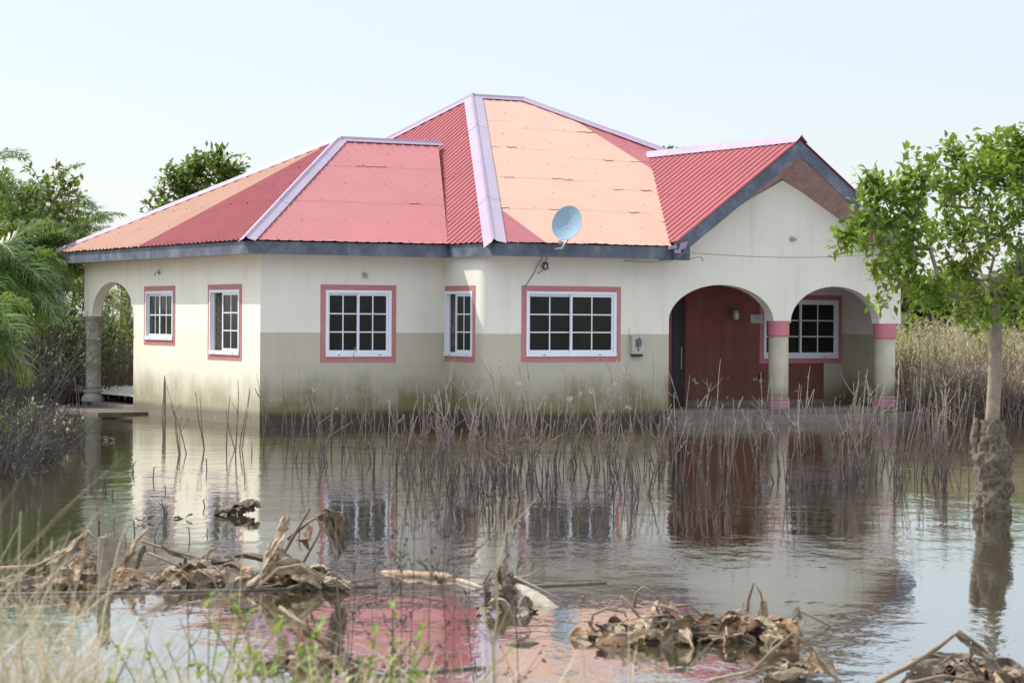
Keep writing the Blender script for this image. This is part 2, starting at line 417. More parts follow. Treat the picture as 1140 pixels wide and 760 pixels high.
W1, D, LEN, XR = 3.694, 1.72, 9.74, 13.04
ZB = -.5
TH = .22
T = .10   # width of the painted trim
# openings inside the trim (world ranges)
wA = (4.26 + T, 6.01 - T, 1.40 + T, 2.568 - T); wB = (.86 + T, 2.53 - T, 1.165 + T, 2.568 - T)
w1 = (1.18 + T, 2.71 - T, 1.15 + T, 2.566 - T); w2 = (-1.28 + T, -.07 - .01, 1.165 + T, 2.566 - T)
w3 = (4.41 + T, 6.53 - T, 1.175 + T, 2.568 - T); w4 = (10.95 + T, 13.01 - T, 1.09 + T, 2.485 - T)

mb = MB()
# sunlit side wall with arch over the verandah
side = [(0, ZB), (6.63, ZB)] + [(x, z) for x, z in reversed(arch(6.63, 9.24, 1.96, 1.96, .72)[2:])]
side = [(0.002, ZB), (6.63, ZB)]
for i in range(29):
    g = math.pi * (1 - i / 28); side.append((7.935 + 1.305 * math.cos(g), 1.96 + .715 * math.sin(g)))
side += [(LEN, 1.96), (LEN, H), (0.002, H)]
slab(mb, V((0, 0, 0)), EY, V((-1, 0, 0)), side, [rect(wA[0], wA[1], wA[2], wA[3]), rect(wB[0], wB[1], wB[2], wB[3])], TH)
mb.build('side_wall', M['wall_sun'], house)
mb = MB()
slab(mb, V((TH, 0, 0)), EX, V((0, -1, 0)), rect(0, W1 + .1 - TH, ZB, H), [rect(w1[0] - TH, w1[1] - TH, w1[2], w1[3])], TH)
# hide the end of the sunlit wall slab: return strip
mb.box((0, 0, ZB), (TH, .002, H))
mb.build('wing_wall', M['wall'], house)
mb = MB(); RC = .30
slab(mb, V((W1, -D + RC, 0)), EY, V((-1, 0, 0)), rect(0, D - RC, ZB, H), [rect(w2[0] + D - RC, w2[1] + D - RC, w2[2], w2[3])], TH)
cc = V((W1 + RC, -D + RC, 0)); rows = [[], []]
for i in range(13):
    g = math.pi + math.pi / 2 * i / 12
    for q, z in ((0, ZB), (1, H)): rows[q].append(cc + V((RC * math.cos(g), RC * math.sin(g), z)))
mb.grid(rows)
GX, GZ = 10.2, 4.68     # gable apex of the wall
front = [(W1 + RC, ZB), (7.60, ZB), (7.60, 1.97)]
c, a, zs, rise = 8.80, 1.215, 1.90, .735
for i in range(31):
    g = math.pi * (1 - i / 30)
    x, z = c + a * math.cos(g), zs + rise * math.sin(g)
    if x > 7.6 and z > 1.97: front.append((x, z))
front += [(10.012, 1.95), (10.398, 1.95)]
c2, a2 = 11.49, 1.08
for i in range(30):
    g = math.pi * (1 - i / 30); front.append((c2 + a2 * math.cos(g), 1.91 + .725 * math.sin(g)))
front += [(12.57, 1.91), (XR + .06, 1.91), (XR + .06, 3.26), (11.8, 3.92), (GX, GZ), (8.6, 3.86), (7.55, H), (W1 + RC, H)]
slab(mb, V((0, -D, 0)), EX, V((0, -1, 0)), front, [rect(w3[0], w3[1], w3[2], w3[3])], .24)
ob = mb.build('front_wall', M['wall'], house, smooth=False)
# porch walls
PB = .10; FL = .36
mb = MB()
pa, pb = V((7.62, -D + .245, 0)), V((9.12, PB, 0)); e_ = (pb - pa).normalized(); n_ = V((e_.y, -e_.x, 0)); ln = (pb - pa).length
slab(mb, pa, e_, n_, rect(0, ln, .2, 3.05), [], .15)
slab(mb, V((0, PB, 0)), EX, V((0, -1, 0)), rect(9.12, 10.952, .2, 3.05), [], .2)
slab(mb, V((0, PB, 0)), EX, V((0, -1, 0)), rect(10.952, 12.56, .2, w4[2] - T), [], .2)
mb.build('porch_wall', M['red'], house)
mb = MB()
slab(mb, V((0, PB, 0)), EX, V((0, -1, 0)), [(10.952, w4[2] - T), (12.56, w4[2] - T), (12.56, ZB), (13.03, ZB), (13.03, 3.05), (10.952, 3.05)], [rect(w4[0], w4[1], w4[2], w4[3])], .2)
slab(mb, V((13.022, -D + .245, 0)), EY, V((-1, 0, 0)), rect(0, D - .245 + PB, ZB, 3.05), [], .14)
mb.build('porch_end_wall', M['wall'], house)
mb = MB()   # hidden closing walls
mb.box((13.022, PB + .202, ZB), (13.16, 14.5, H)); mb.box((.22, LEN, 2.65), (3.2, LEN + .2, H)); mb.box((3.0, 6.83, ZB), (3.2, 14.3, H))
mb.box((.222, 6.63, ZB), (3.0, 6.83, H)); mb.box((3.2, 14.3, ZB), (13.02, 14.5, H)); mb.box((2.78, LEN + .002, ZB), (2.998, LEN + .198, 2.65))
mb.build('rear_wall', M['wall'], house)
mb = MB(); mb.box((7.3, -D + .25, 3.05), (13.2, PB + .3, 3.08)); mb.build('porch_ceiling', M['soffit'], house)
mb = MB(); mb.box((.22, 6.83, 3.0), (3.0, LEN, 3.03)); mb.build('verandah_ceiling', M['soffit'], house)
# inside: floor, dark partitions so windows read dark
mb = MB(); mb.box((.23, .23, .3), (12.9, 14.2, .33)); mb.box((.24, .23, 3.04), (12.9, 6.6, 3.07)); mb.box((3.8, -1.4, 3.04), (7.3, .2, 3.07))
mb.box((.3, 4.0, .33), (3.5, 4.05, 3.0)); mb.box((3.72, 2.2, .33), (13.1, 2.25, 3.0)); mb.box((3.45, .3, .33), (3.5, 4, 3.0))
mb.build('interior_partition', M['plasterin'], house)

# ---- steps, floors
mb = MB()
mb.box((7.42, -2.32, ZB), (13.32, -D + .3, .155)); mb.build('entrance_step', M['concrete'], house)
mb = MB(); mb.box((7.52, -1.90, .158), (13.12, PB, .245)); mb.build('porch_floor', M['tile'], house)
mb = MB(); mb.face([(7.66, -D + .2, .246), (9.1, PB - .25, .246), (12.5, PB - .25, .246), (12.5, PB, .246), (9.12, PB, .246)])
mb = MB(); mb.box((9.0, PB - .28, .247), (12.58, PB, FL)); mb.build('porch_ledge', M['concrete'], house)
mb = MB(); mb.box((.02, 6.6, ZB), (3.0, LEN + .1, .13)); mb.build('verandah_floor', M['tile'], house)
mb = MB(); mb.box((-1.05, 5.75, ZB), (.018, 10.25, .045)); mb.build('verandah_step', M['concrete_wet'], house)

# ---- columns
def column(name, c, zb, zt, r, capc, basec, shaft, rings=False):
    prof = [(r * 1.0, zb + .20), (r * .985, zb + .5), (r * .97, zt - .3)]
    if rings:
        prof = [(r, zb + .26)]
        for k in range(5):
            z0 = zb + .30 + k * (zt - zb - .55) / 5
            prof += [(r, z0), (r + .012, z0 + .012), (r + .012, z0 + .035), (r, z0 + .05)] if k in (0, 2, 4) else [(r, z0)]
        prof += [(r, zt - .2)]
    m_ = MB(); m_.lathe(c, prof, 28); 
    if rings:   # moulded relief twining up the shaft
        for k in range(10):
            zz = zb + .42 + k * .135; pts = []
            for j in range(7):
                g = -2.3 + (.9 if k % 2 else -.2) + j * .13; pts.append(V(c) + V(((r + .004) * math.cos(g), (r + .004) * math.sin(g), zz + .05 * math.sin(j * 1.1) + j * .012)))
            m_.tube(pts, [.004, .010, .013, .013, .012, .009, .004], 5)
    s_ = m_.build('column', shaft, house, smooth=True)
    m_ = MB()
    if rings: m_.lathe(c, [(r * .98, zt - .2), (r * 1.05, zt - .17), (r * 1.05, zt - .14), (r * 1.0, zt - .12), (r * 1.3, zt - .05), (r * 1.36, zt - .002)], 28)
    else: m_.lathe(c, [(r * .99, zt - .30), (r * 1.05, zt - .285), (r * 1.05, zt - .03), (r * 1.06, zt - .002)], 28)
    m_.build('capital', capc, s_, smooth=False)
    m_ = MB()
    if rings: m_.lathe(c, [(r * 1.55, zb), (r * 1.55, zb + .05), (r * 1.42, zb + .10), (r * 1.2, zb + .14), (r * 1.12, zb + .18), (r * 1.28, zb + .2), (r * 1.28, zb + .24), (r * 1.03, zb + .262)], 28)
    else: m_.lathe(c, [(r * 1.12, zb), (r * 1.12, zb + .13), (r * 1.03, zb + .15), (r * 1.03, zb + .17), (r * 1.08, zb + .18), (r * 1.08, zb + .2), (r * .99, zb + .215)], 28)
    m_.build('base', basec, s_)
    return s_
column('c', (10.21, -D + .12, 0), .247, 1.95, .20, M['pink_cap'], M['pink_base'], M['column'])
column('c', (12.80, -D + .12, 0), .247, 1.91, .215, M['pink_cap'], M['pink_base'], M['column'])
column('c', (.13, 9.50, 0), .132, 1.958, .165, M['stone'], M['stone'], M['stone'], True)

# ---- windows
def window(o, e, n, x0, x1, z0, z1, cols, rows_, open_=0.0, trim=(T, T, T, T), curtain=False, grille=False):
    """o+e*x is the outer face; opening x0..x1; sashes slide; open_ = uncovered share at the low-x (photo-left) end"""
    def bx(m_, a, b_, za, zb_, d0, d1, mi=0): m_.obox(o + e * a + EZ * za + n * d0, e * (b_ - a), EZ * (zb_ - za), n * (d1 - d0), mi)
    f = MB(); fw = .052
    bx(f, x0, x1, z1 - fw, z1, -.075, .022); bx(f, x0, x1, z0, z0 + fw + .02, -.075, .032)
    bx(f, x0, x0 + fw, z0 + fw + .02, z1 - fw, -.075, .022); bx(f, x1 - fw, x1, z0 + fw + .02, z1 - fw, -.075, .022)
    w_ = f.build('window', M['white'], house)
    t_ = MB(); tl, tr_, tb, tt = trim; pr = .008
    if tt: bx(t_, x0 - tl, x1 + tr_, z1, z1 + tt, -.002, pr)
    if tb: bx(t_, x0 - tl, x1 + tr_, z0 - tb, z0, -.002, pr)
    if tl: bx(t_, x0 - tl, x0, z0, z1, -.002, pr)
    if tr_: bx(t_, x1, x1 + tr_, z0, z1, -.002, pr)
    t_.build('trim', M['pink_trim'], w_)
    X0, X1, Z0, Z1 = x0 + fw, x1 - fw, z0 + fw + .02, z1 - fw
    mid = (X0 + X1) / 2
    spans = [(X0, mid + .025, -.060), (mid - .025, X1, -.030)]
    if open_: spans = [(X0 + open_ * (X1 - X0), X1, -.030)]
    for a, b_, d in spans:
        s_ = MB(); sw = .045
        bx(s_, a, b_, Z1 - sw, Z1, d, d + .028); bx(s_, a, b_, Z0, Z0 + sw, d, d + .028)
        bx(s_, a, a + sw, Z0 + sw, Z1 - sw, d, d + .028); bx(s_, b_ - sw, b_, Z0 + sw, Z1 - sw, d, d + .028)
        ia, ib, iz0, iz1 = a + sw, b_ - sw, Z0 + sw, Z1 - sw; mw = .011
        for k in range(1, cols):
            x = ia + (ib - ia) * k / cols; bx(s_, x - mw, x + mw, iz0, iz1, d + .004, d + .021)
        for k in range(1, rows_):
            z = iz0 + (iz1 - iz0) * k / rows_; bx(s_, ia, ib, z - mw, z + mw, d + .005, d + .022)
        if open_: bx(s_, X0 + .002, X0 + .05, Z0, Z1, -.06, -.032)
        s_.build('sash', M['white'], w_)
        p_ = MB(); bx(p_, ia - .01, ib + .01, iz0 - .01, iz1 + .01, d + .008, d + .012); p_.build('pane', M['glass'], w_)
    if open_:
        g_ = MB(); a, b_ = X0 + .04, X0 + open_ * (X1 - X0) + .02; k = max(2, int((b_ - a) / .13))
        for i in range(k + 1):
            x = a + (b_ - a) * i / k
            pts = [o + e * (x + (.022 * math.sin(j * math.pi / 2) if i % 2 else -.022 * math.sin(j * math.pi / 2))) + EZ * (Z0 + (Z1 - Z0) * j / 24) - n * .10 for j in range(25)]
            g_.tube(pts, .009, 5)
        for j in range(5): g_.tube([o + e * a + EZ * (Z0 + (Z1 - Z0) * (j + .5) / 5) - n * .10, o + e * b_ + EZ * (Z0 + (Z1 - Z0) * (j + .5) / 5) - n * .10], .007, 5)
        g_.build('security_grille', M['grille'], w_)
        c_ = MB(); rows2 = []
        for z in (Z0, Z1): rows2.append([o + e * (a - .05 + (b_ - a + .25) * j / 16) + EZ * z - n * (.19 + .02 * math.sin(j * 2.1)) for j in range(17)])
        c_.grid(rows2); c_.build('curtain', M['curtain'] if curtain else M['dark'], w_)  # without cloth, a dark sheet carries the room's shade in its colour
    b2 = MB(); bx(b2, x0 - .1, x1 + .1, z0 - .1, z1 + .1, -.9, -.88); b2.build('interior_shade_sheet', M['dark'], w_)  # dark sheet added behind each window; room shade put into its colour
    # sill weep holes
    for fr in (.18, .80):
        h_ = MB(); bx(h_, x0 + (x1 - x0) * fr, x0 + (x1 - x0) * fr + .05, z0 + .022, z0 + .036, .030, .034)
        h_.build('drain_slot', M['black'], w_)
    return w_
# side-wall windows run with photo-left = +Y, so flip the axis
nL = V((-1, 0, 0)); nF = V((0, -1, 0))
window(V((0, 0, 0)), -EY, nL, -wA[1], -wA[0], wA[2], wA[3], 2, 2)
window(V((0, 0, 0)), -EY, nL, -wB[1], -wB[0], wB[2], wB[3], 2, 3, open_=.40, curtain=True, grille=True)
window(V((0, 0, 0)), EX, nF, w1[0], w1[1], w1[2], w1[3], 2, 3)
window(V((W1, 0, 0)), -EY, nL, -w2[1], -w2[0], w2[2], w2[3], 2, 3, open_=.36, trim=(0, T, T, T), grille=True)
window(V((0, -D, 0)), EX, nF, w3[0], w3[1], w3[2], w3[3], 2, 3)
window(V((0, PB, 0)), EX, nF, w4[0], w4[1], w4[2], w4[3], 2, 3)

# ---- double door on the splayed porch wall
mb = MB(); d0, d1 = ln * .42, ln * .99
mb.obox(pa + e_ * d0 + EZ * .25 + n_ * .004, e_ * (d1 - d0), EZ * 2.16, n_ * .035)
for s0 in (0, .5):
    for zz in (.12, .82, 1.5):
        mb.obox(pa + e_ * (d0 + (d1 - d0) * (s0 + .07)) + EZ * (.25 + zz) + n_ * .038, e_ * ((d1 - d0) * .36), EZ * .5, n_ * .012)
dr = mb.build('door', M['door'], house)
mb = MB(); q = pa + e_ * (d0 + (d1 - d0) * .46) + n_ * .085
mb.tube([q + EZ * 1.0 - n_ * .04, q + EZ * 1.0, q + EZ * 1.42, q + EZ * 1.42 - n_ * .04], .013, 8); mb.build('handle', M['steel'], dr)

# ---- roof
PITCH = .22
def clip(poly, n, d):                      # keep n.p <= d
    out = []
    for i in range(len(poly)):
        a, b_ = poly[i], poly[(i + 1) % len(poly)]; da, db = n.dot(a) - d, n.dot(b_) - d
        if da <= 0: out.append(a)
        if (da < 0 < db) or (db < 0 < da): out.append(a + (b_ - a) * (da / (da - db)))
    return out
def inside(q, poly, nrm):
    n_ = len(poly); sg = 0
    for i in range(n_):
        a, b_ = poly[i], poly[(i + 1) % n_]
        if (b_ - a).length < 1e-6: continue
        c_ = (b_ - a).cross(q - a).dot(nrm)
        if abs(c_) < 1e-9: continue
        if sg == 0: sg = 1 if c_ > 0 else -1
        elif c_ * sg < 0: return False
    return True
def roof_plane(poly, eave, up, mats, matfn, courses=(), name='roof', rib=.026):
    """poly: 3-D corner points (coplanar); eave: unit vector along the eave; sheets of ribbed metal laid up the slope, lapped at courses"""
    poly = [V(p) for p in poly]; nrm = eave.cross(up).normalized()
    if nrm.z < 0: nrm = -nrm
    mbr = MB(); rg = random.Random(len(poly) * 7 + int(poly[0].x * 31))
    tmin = min(up.dot(p) for p in poly); tmax = max(up.dot(p) for p in poly)
    smin = min(eave.dot(p) for p in poly); smax = max(eave.dot(p) for p in poly)
    prof = [(0, 0), (.10, 0), (.128, rib), (.158, rib), (.186, 0), (.22, 0)]
    k = math.floor(smin / PITCH) - 1
    while k * PITCH < smax:
        base = k * PITCH; sheet = math.floor(base / .88)
        shr = random.Random(sheet // 3 * 17 + 5); off = shr.choice((-.06, 0, 0, .05))
        cuts = [tmin] + [tmin + (tmax - tmin) * (c_ + off + .004 * math.sin(sheet * 3.7)) for c_ in courses] + [tmax]
        for ci in range(len(cuts) - 1):
            t0, t1 = cuts[ci], cuts[ci + 1]; tilt = random.Random(sheet * 31 + ci).uniform(-.0012, .0012)
            lift = .0015 if rg.random() < .74 else rg.uniform(.006, .015)
            band = clip(clip(poly, up, t1 + (.05 if ci < len(cuts) - 2 else 0)), -up, -t0)
            if len(band) < 3: continue
            bands = [b3 for b3 in (clip(band, up, t0 + .10), clip(band, -up, -(t0 + .10))) if len(b3) > 2]
            for band_, (sa, ha), (sb, hb) in [(b3, a3, c3) for b3 in bands for a3, c3 in zip(prof[:-1], prof[1:])]:
                st = clip(clip(band_, eave, base + sb), -eave, -(base + sa))
                if len(st) < 3: continue
                pts = []
                for p in st:
                    s_ = eave.dot(p) - base; hh = ha + (hb - ha) * (s_ - sa) / (sb - sa)
                    tt = (up.dot(p) - t0) / max(.01, t1 - t0)
                    pts.append(p + nrm * (.005 + hh + .0012 * (1 - tt) + lift * max(0, 1 - (up.dot(p) - t0) / .10)))
                a, b_, c_ = pts[:3]
                if (b_ - a).cross(c_ - a).dot(nrm) < 0: pts.reverse()
                mbr.face(pts, matfn(base, ci))
            for tq in (t0 + .09, (t0 + t1) / 2):      # roofing screws on the crowns
                if k % 4 or rg.random() < .25: continue
                q = eave * (base + .143) + up * tq + nrm * (nrm.dot(poly[0]) + rib + .006)
                if all(len(clip([q - eave * .01, q + eave * .01, q + up * .01], nn_, dd_)) > 0 for nn_, dd_ in ((up, t1), (-up, -t0))) and inside(q, poly, nrm):
                    mbr.box(q - V((.010, .010, .0)), q + V((.010, .010, .008)), len(mats) - 1)
        k += 1
    ob_ = mbr.build(name, mats, house)
    return ob_
LA = V((3.82, 4.95, 5.61)); LV = V((6.1, 4.95, 5.61)); LVb = V((3.55, -.46, 3.33))
L0, L1 = V((-.46, -.46, 3.33)), V((-.46, 10.24, 3.33))
MA = V((7.84, 6.68, 6.83)); MRg = V((9.1, 6.68, 6.83)); M0 = V((3.55, -2.26, 3.33)); MR0 = V((13.6, -2.26, 3.33))
GB = V((10.2, 3.13, 5.44)); GA = V((10.2, -2.32, 5.44)); GL = V((7.38, -2.32, 3.40)); GLb = V((7.38, -2.08, 3.40)); GRt = V((13.02, -2.32, 3.40)); GRb = V((13.02, -1.9, 3.40))
def upv(a, b_, eave):
    d = b_ - a; d = d - eave * eave.dot(d); return d.normalized()
# wing: side slope
up = upv(L0, LA, EY)
roof_plane([L0, LA, L1], EY, up, [M['roof_red'], M['roof_orange'], M['screw']], lambda s, c_: 1 if s > 4.85 else 0, (.36, .7))
# wing: front slope
eL = EX; up = upv(L0, LA, EX)
roof_plane([L0, LVb, LV, LA], EX, up, [M['roof_pink'], M['screw']], lambda s, c_: 0, (.36, .72), rib=.010)
# wing: rear slope
roof_plane([L1, LA, LV, V((6.1, 10.24, 3.33))], EX, upv(L1, LA, EX), [M['roof_red'], M['screw']], lambda s, c_: 0, ())
# main: slope facing the wing, above the valley
RL = V((6.74, 9.0, 5.97)); ML = V((3.55, 15.0, 3.33))
roof_plane([M0, MA, ML], EY, upv(M0, MA, EY), [M['roof_red'], M['screw']], lambda s, c_: 0, (.42,))
# main: front slope in faded orange, odd red sheets at its ends
up = upv(M0, MA, EX)
roof_plane([M0, V((7.3, -2.26, 3.33)), GLb, GB, V((13.6, -2.26, 3.33)) * .0 + GB, MRg, MA], EX, up, [M['roof_orange'], M['roof_red'], M['screw']],
           lambda s, c_: 1 if (s < 4.6 or s > 9.6) else 0, (.20, .40, .61, .82), rib=.008)
pH = MRg + (MR0 - MRg) * .62
roof_plane([GB, pH, MRg], EX, up, [M['roof_orange'], M['roof_red'], M['screw']], lambda s, c_: 1 if s > 9.6 else 0, (.5,), rib=.005)
roof_plane(clip([MR0, V((13.6, 15.0, 3.33)), MRg], V((0, -1, 0)), -.2), EY, upv(MR0, MRg, EY), [M['roof_red'], M['screw']], lambda s, c_: 0, ())
roof_plane([ML, MA, MRg, V((13.6, 15.0, 3.33))], EX, upv(ML, MA, EX), [M['roof_red'], M['screw']], lambda s, c_: 0, ())
# porch gable
roof_plane([GL, GA, GB, GLb], EY, upv(GL, GA, EY), [M['roof_red'], M['screw']], lambda s, c_: 0, ())
roof_plane([GRt, GRb, V((13.02, 3.0, 3.4)), GB, GA], EY, upv(GRt, GA, EY), [M['roof_red'], M['screw']], lambda s, c_: 0, ())
# ridge and hip flashings: folded strips with rolled middle
def ridge(a, b_, na, nb, wd=.15, name='ridge_cap', lift=.035, over=0.0):
    a, b_ = V(a), V(b_); d = (b_ - a).normalized(); a = a - d * over; b_ = b_ + d * over
    mr = MB(); segs = max(1, round((b_ - a).length / 2.4))
    for k in range(segs):
        p, q_ = a + (b_ - a) * (k / segs), a + (b_ - a) * ((k + 1) / segs) + d * .06
        up_ = ((na + nb).normalized()); la = (d.cross(na)).normalized(); lb = (nb.cross(d)).normalized()
        if la.z > 0: la = -la
        if lb.z > 0: lb = -lb
        x = .004 * (k % 2)
        prof = [la * wd + na * (lift - .012), la * wd + na * lift, la * .03 + na * (lift + .012) , up_ * (lift + .05 + x), lb * .03 + nb * (lift + .012), lb * wd + nb * lift, lb * wd + nb * (lift - .012)]
        mr.grid([[p + v_ + up_ * x for v_ in prof], [q_ + v_ + up_ * x for v_ in prof]])
    return mr.build(name, M['ridge'], house)
def nrm_of(a, b_, c_):
    n = (b_ - a).cross(c_ - a).normalized(); return n if n.z > 0 else -n
nWS = nrm_of(L0, LA, L1); nWF = nrm_of(L0, LVb, LA); nWR = nrm_of(L1, LA, LV)
nMS = nrm_of(M0, MA, ML); nMF = nrm_of(M0, MR0, MA); nMR = nrm_of(MR0, MRg, V((13.6, 15, 3.33))); nMB = nrm_of(ML, MA, MRg)
nGL = nrm_of(GL, GA, GB); nGR = nrm_of(GRt, GA, GB)
ridge(L0, LA, nWS, nWF, .16, over=.04); ridge(L1, LA, nWS, nWR, .13); ridge(LA, LV, nWF, nWR, .13)
ridge(M0, MA, nMS, nMF, .21, over=.06); ridge(MA, MRg, nMF, nMB, .13); ridge(MRg, MR0 + (MRg - MR0) * .3, nMF, nMR, .13)
ridge(ML, MA, nMS, nMB, .13)
ridge(GA, GB, nGL, nGR, .15, over=.02)
# fascia boards and soffits
def board(name, a, b_, dz0, dz1, th, n, mat, parent=house):
    a, b_ = V(a), V(b_); m_ = MB(); m_.obox(a + EZ * dz0, b_ - a, EZ * (dz1 - dz0), n * th); return m_.build(name, mat, parent)
fz0, fz1 = 3.09, 3.315
board('fascia', (-.42, -.42, 0), (-.42, 10.2, 0), fz0, fz1, .025, EX, M['fascia'])
board('fascia', (-.395, -.42, 0), (3.58, -.42, 0), fz0, fz1, .025, EY, M['fascia'])
board('fascia', (3.58, -2.22, 0), (3.58, -.421, 0), fz0, fz1, .025, EX, M['fascia'])
board('fascia', (3.605, -2.22, 0), (7.36, -2.22, 0), fz0, fz1, .025, EY, M['fascia'])
mb = MB()
mb.box((-.395, -.395, 3.10), (3.58, .0, 3.115)); mb.box((-.395, 0, 3.10), (0, 10.2, 3.115)); mb.box((3.6, -2.19, 3.10), (7.36, -1.6, 3.115)); mb.box((3.6, -1.6, 3.102), (3.75, -.0, 3.117))
mb.box((0.0, LEN, 3.102), (3.3, 10.2, 3.117))
mb.build('soffit', M['soffit'], house)
# gable rake boards and sloping soffit
def rake(a, b_, name='fascia'):
    m_ = MB(); a, b_ = V(a), V(b_); d = b_ - a
    dn = EZ * -.30
    m_.obox(a + EZ * -.012, d, dn, EY * .03); return m_.build(name, M['fascia'], house)
rake((7.36, -2.29, 3.395), (10.2, -2.29, 5.43)); rake((10.2, -2.289, 5.43), (13.04, -2.289, 3.395))
mb = MB(); mb.box((7.34, -2.294, 3.075), (7.69, -2.15, 3.32)); mb.box((7.37, -2.15, 3.08), (7.4, -1.73, 3.3)); mb.box((12.75, -2.293, 3.075), (13.05, -2.15, 3.32)); mb.box((13.02, -2.15, 3.08), (13.05, 14, 3.3))
mb.build('fascia', M['fascia'], house)
mb = MB()
for sgn, xe in ((-1, 7.45), (1, 12.98)):
    k = 9
    for i in range(k):   # boards running across the overhang
        pass
    a0, a1 = V((10.2, -2.259, 5.12)), V((xe, -2.259, 3.17)); b0, b1 = V((10.2, -1.70, 4.70)), V((xe, -1.70, 3.16))
    n = (a1 - a0).cross(b0 - a0).normalized(); n = n if n.z > 0 else -n
    K = 12
    for i in range(K):
        p, q_ = a0 + (b0 - a0) * (i / K), a0 + (b0 - a0) * ((i + .97) / K); p2, q2 = a1 + (b1 - a1) * (i / K), a1 + (b1 - a1) * ((i + .97) / K); h_ = n * .015
        mb.face([p, p2, q2, q_]); mb.face([p + h_, q_ + h_, q2 + h_, p2 + h_]); mb.face([p, q_, q_ + h_, p + h_]); mb.face([p, p + h_, p2 + h_, p2]); mb.face([q_, q2, q2 + h_, q_ + h_])
mb.build('gable_soffit', M['soffit'], house)
# raw end of hip flashing, folded corner tin at the valley foot
mb = MB()
mb.obox(V((7.20, -2.31, 3.27)), V((.16, 0, .02)), V((0, -.05, 0)), V((0, 0, .06)))
mb.obox(V((7.40, -2.34, 3.26)), V((.13, -.02, .03)), V((0, -.03, 0)), V((.05, 0, .13)))
mb.obox(V((7.30, -2.35, 3.20)), V((.14, 0, -.01)), V((0, -.02, 0)), V((0, 0, .07)))
mb.build('valley_flashing', M['ridge'], house)

# ------------------------------------------------------------------ fixtures on the house
def dish():
    c0 = at(631, 248, (V((5.0, -2.62, 3.7)) - CAM).dot(FW)); r = root('satellite_dish', c0, 'grey blue satellite dish bolted to the dark eave board', 'satellite dish')
    ax = (-(FW) * .86 + RT * -.30 + UP * .42).normalized(); X = ax.cross(UP).normalized(); Y = X.cross(ax).normalized()
    m_ = MB(); ra, rb = .28, .345; base = []
    rings = [[c0 + (X * ra * t * math.cos(g) + Y * rb * t * math.sin(g)) + ax * (.075 * t * t - .075) for g in [2 * math.pi * j / 40 for j in range(41)]] for t in (.001, .25, .5, .75, .95, 1.0)]
    m_.grid(rings); m_.grid([[p - ax * .012 for p in rr_] for rr_ in reversed(rings)])
    m_.grid([rings[-1], [p - ax * .012 for p in rings[-1]]])
    m_.build('reflector', M['dish'], r, smooth=True)
    m_ = MB()
    for sx in (-.06, .06):
        for sy in (-.10, .03): m_.tube([c0 + X * sx + Y * sy - ax * .07, c0 + X * sx + Y * sy - ax * .058], .009, 8)
    m_.build('bolt', M['steel'], r)
    m_ = MB()
    for k in range(5): m_.obox(c0 - X * .03 - X * .05 + Y * (.12 + k * .045) - ax * (.066 - .012 * k), X * (.085 - .008 * (k % 2)), Y * .03, ax * .004)
    m_.build('print', M['dishmark'], r)
    m_ = MB(); foot = V((c0.x - .1, -2.225, 3.2))
    m_.tube([c0 - ax * .08 - Y * .05, c0 - ax * .18 - Y * .25, c0 - Y * .47 - ax * .1 - X * -.06, foot + V((0, -.06, .02)), foot], .02, 8)
    m_.build('mount', M['steel'], r)
    m_ = MB(); l0 = c0 - Y * .41 + ax * .0; l1 = c0 - Y * .50 + ax * .22
    m_.tube([l0, l1], .011, 6); m_.tube([l1, l1 - ax * .09 + Y * .03], [.03, .036], 10); m_.build('receiver_arm', M['steel'], r)
dish()
def cables():
    m_ = MB(); a = V((7.55, -2.31, 3.22)); b_ = V((12.9, -2.02, 3.33)); 
    m_.tube([a + (b_ - a) * (i / 14) + EZ * (-.10 * math.sin(math.pi * i / 14)) for i in range(15)], .008, 5)
    m_.tube([a, a + V((-.03, 0, -.03)), V((7.3, -2.26, 3.05)), V((7.0, -1.9, 3.04)), V((6.6, -1.73, 3.05))], .008, 5)
    m_.tube([V((7.7, -2.30, 3.10)), V((7.85, -2.30, 3.14)), V((7.95, -2.3, 3.13)), V((7.97, -2.3, 3.06))], .012, 6)
    tag(m_.build('service_cable', M['steel'], loc=(7.5, -2.3, 3.2)), 'thin service cable strung across the porch gable from the eave corner', 'cable')
    m_ = MB(); c0 = V((4.86, -1.80, 2.93)); pts = [V((4.85, -1.9, 3.09))]
    for j in range(31):
        g = j * .62 + math.pi / 2; r = .055 + .012 * math.sin(j * 1.7); pts.append(c0 + V((r * math.cos(g), .02 * math.sin(j * .9), r * 1.15 * math.sin(g))))
    pts += [c0 + V((-.06, -.0, -.08)), c0 + V((-.16, .0, -.14))]
    m_.tube(pts, .007, 5); tag(m_.build('cable_coil', M['black'], loc=tuple(c0)), 'coiled black cable hanging under the satellite dish', 'cable')
    m_ = MB(); m_.tube([V((4.75, -1.9, 3.10)), V((4.72, -1.76, 2.95)), V((4.66, -1.735, 2.80)), V((4.55, -1.732, 2.64)), V((4.48, -1.735, 2.56))], .006, 5)
    tag(m_.build('aerial_wire', M['black'], loc=(4.6, -1.74, 2.8)), 'thin black wire drooping from eave to the wide window', 'wire')
cables()
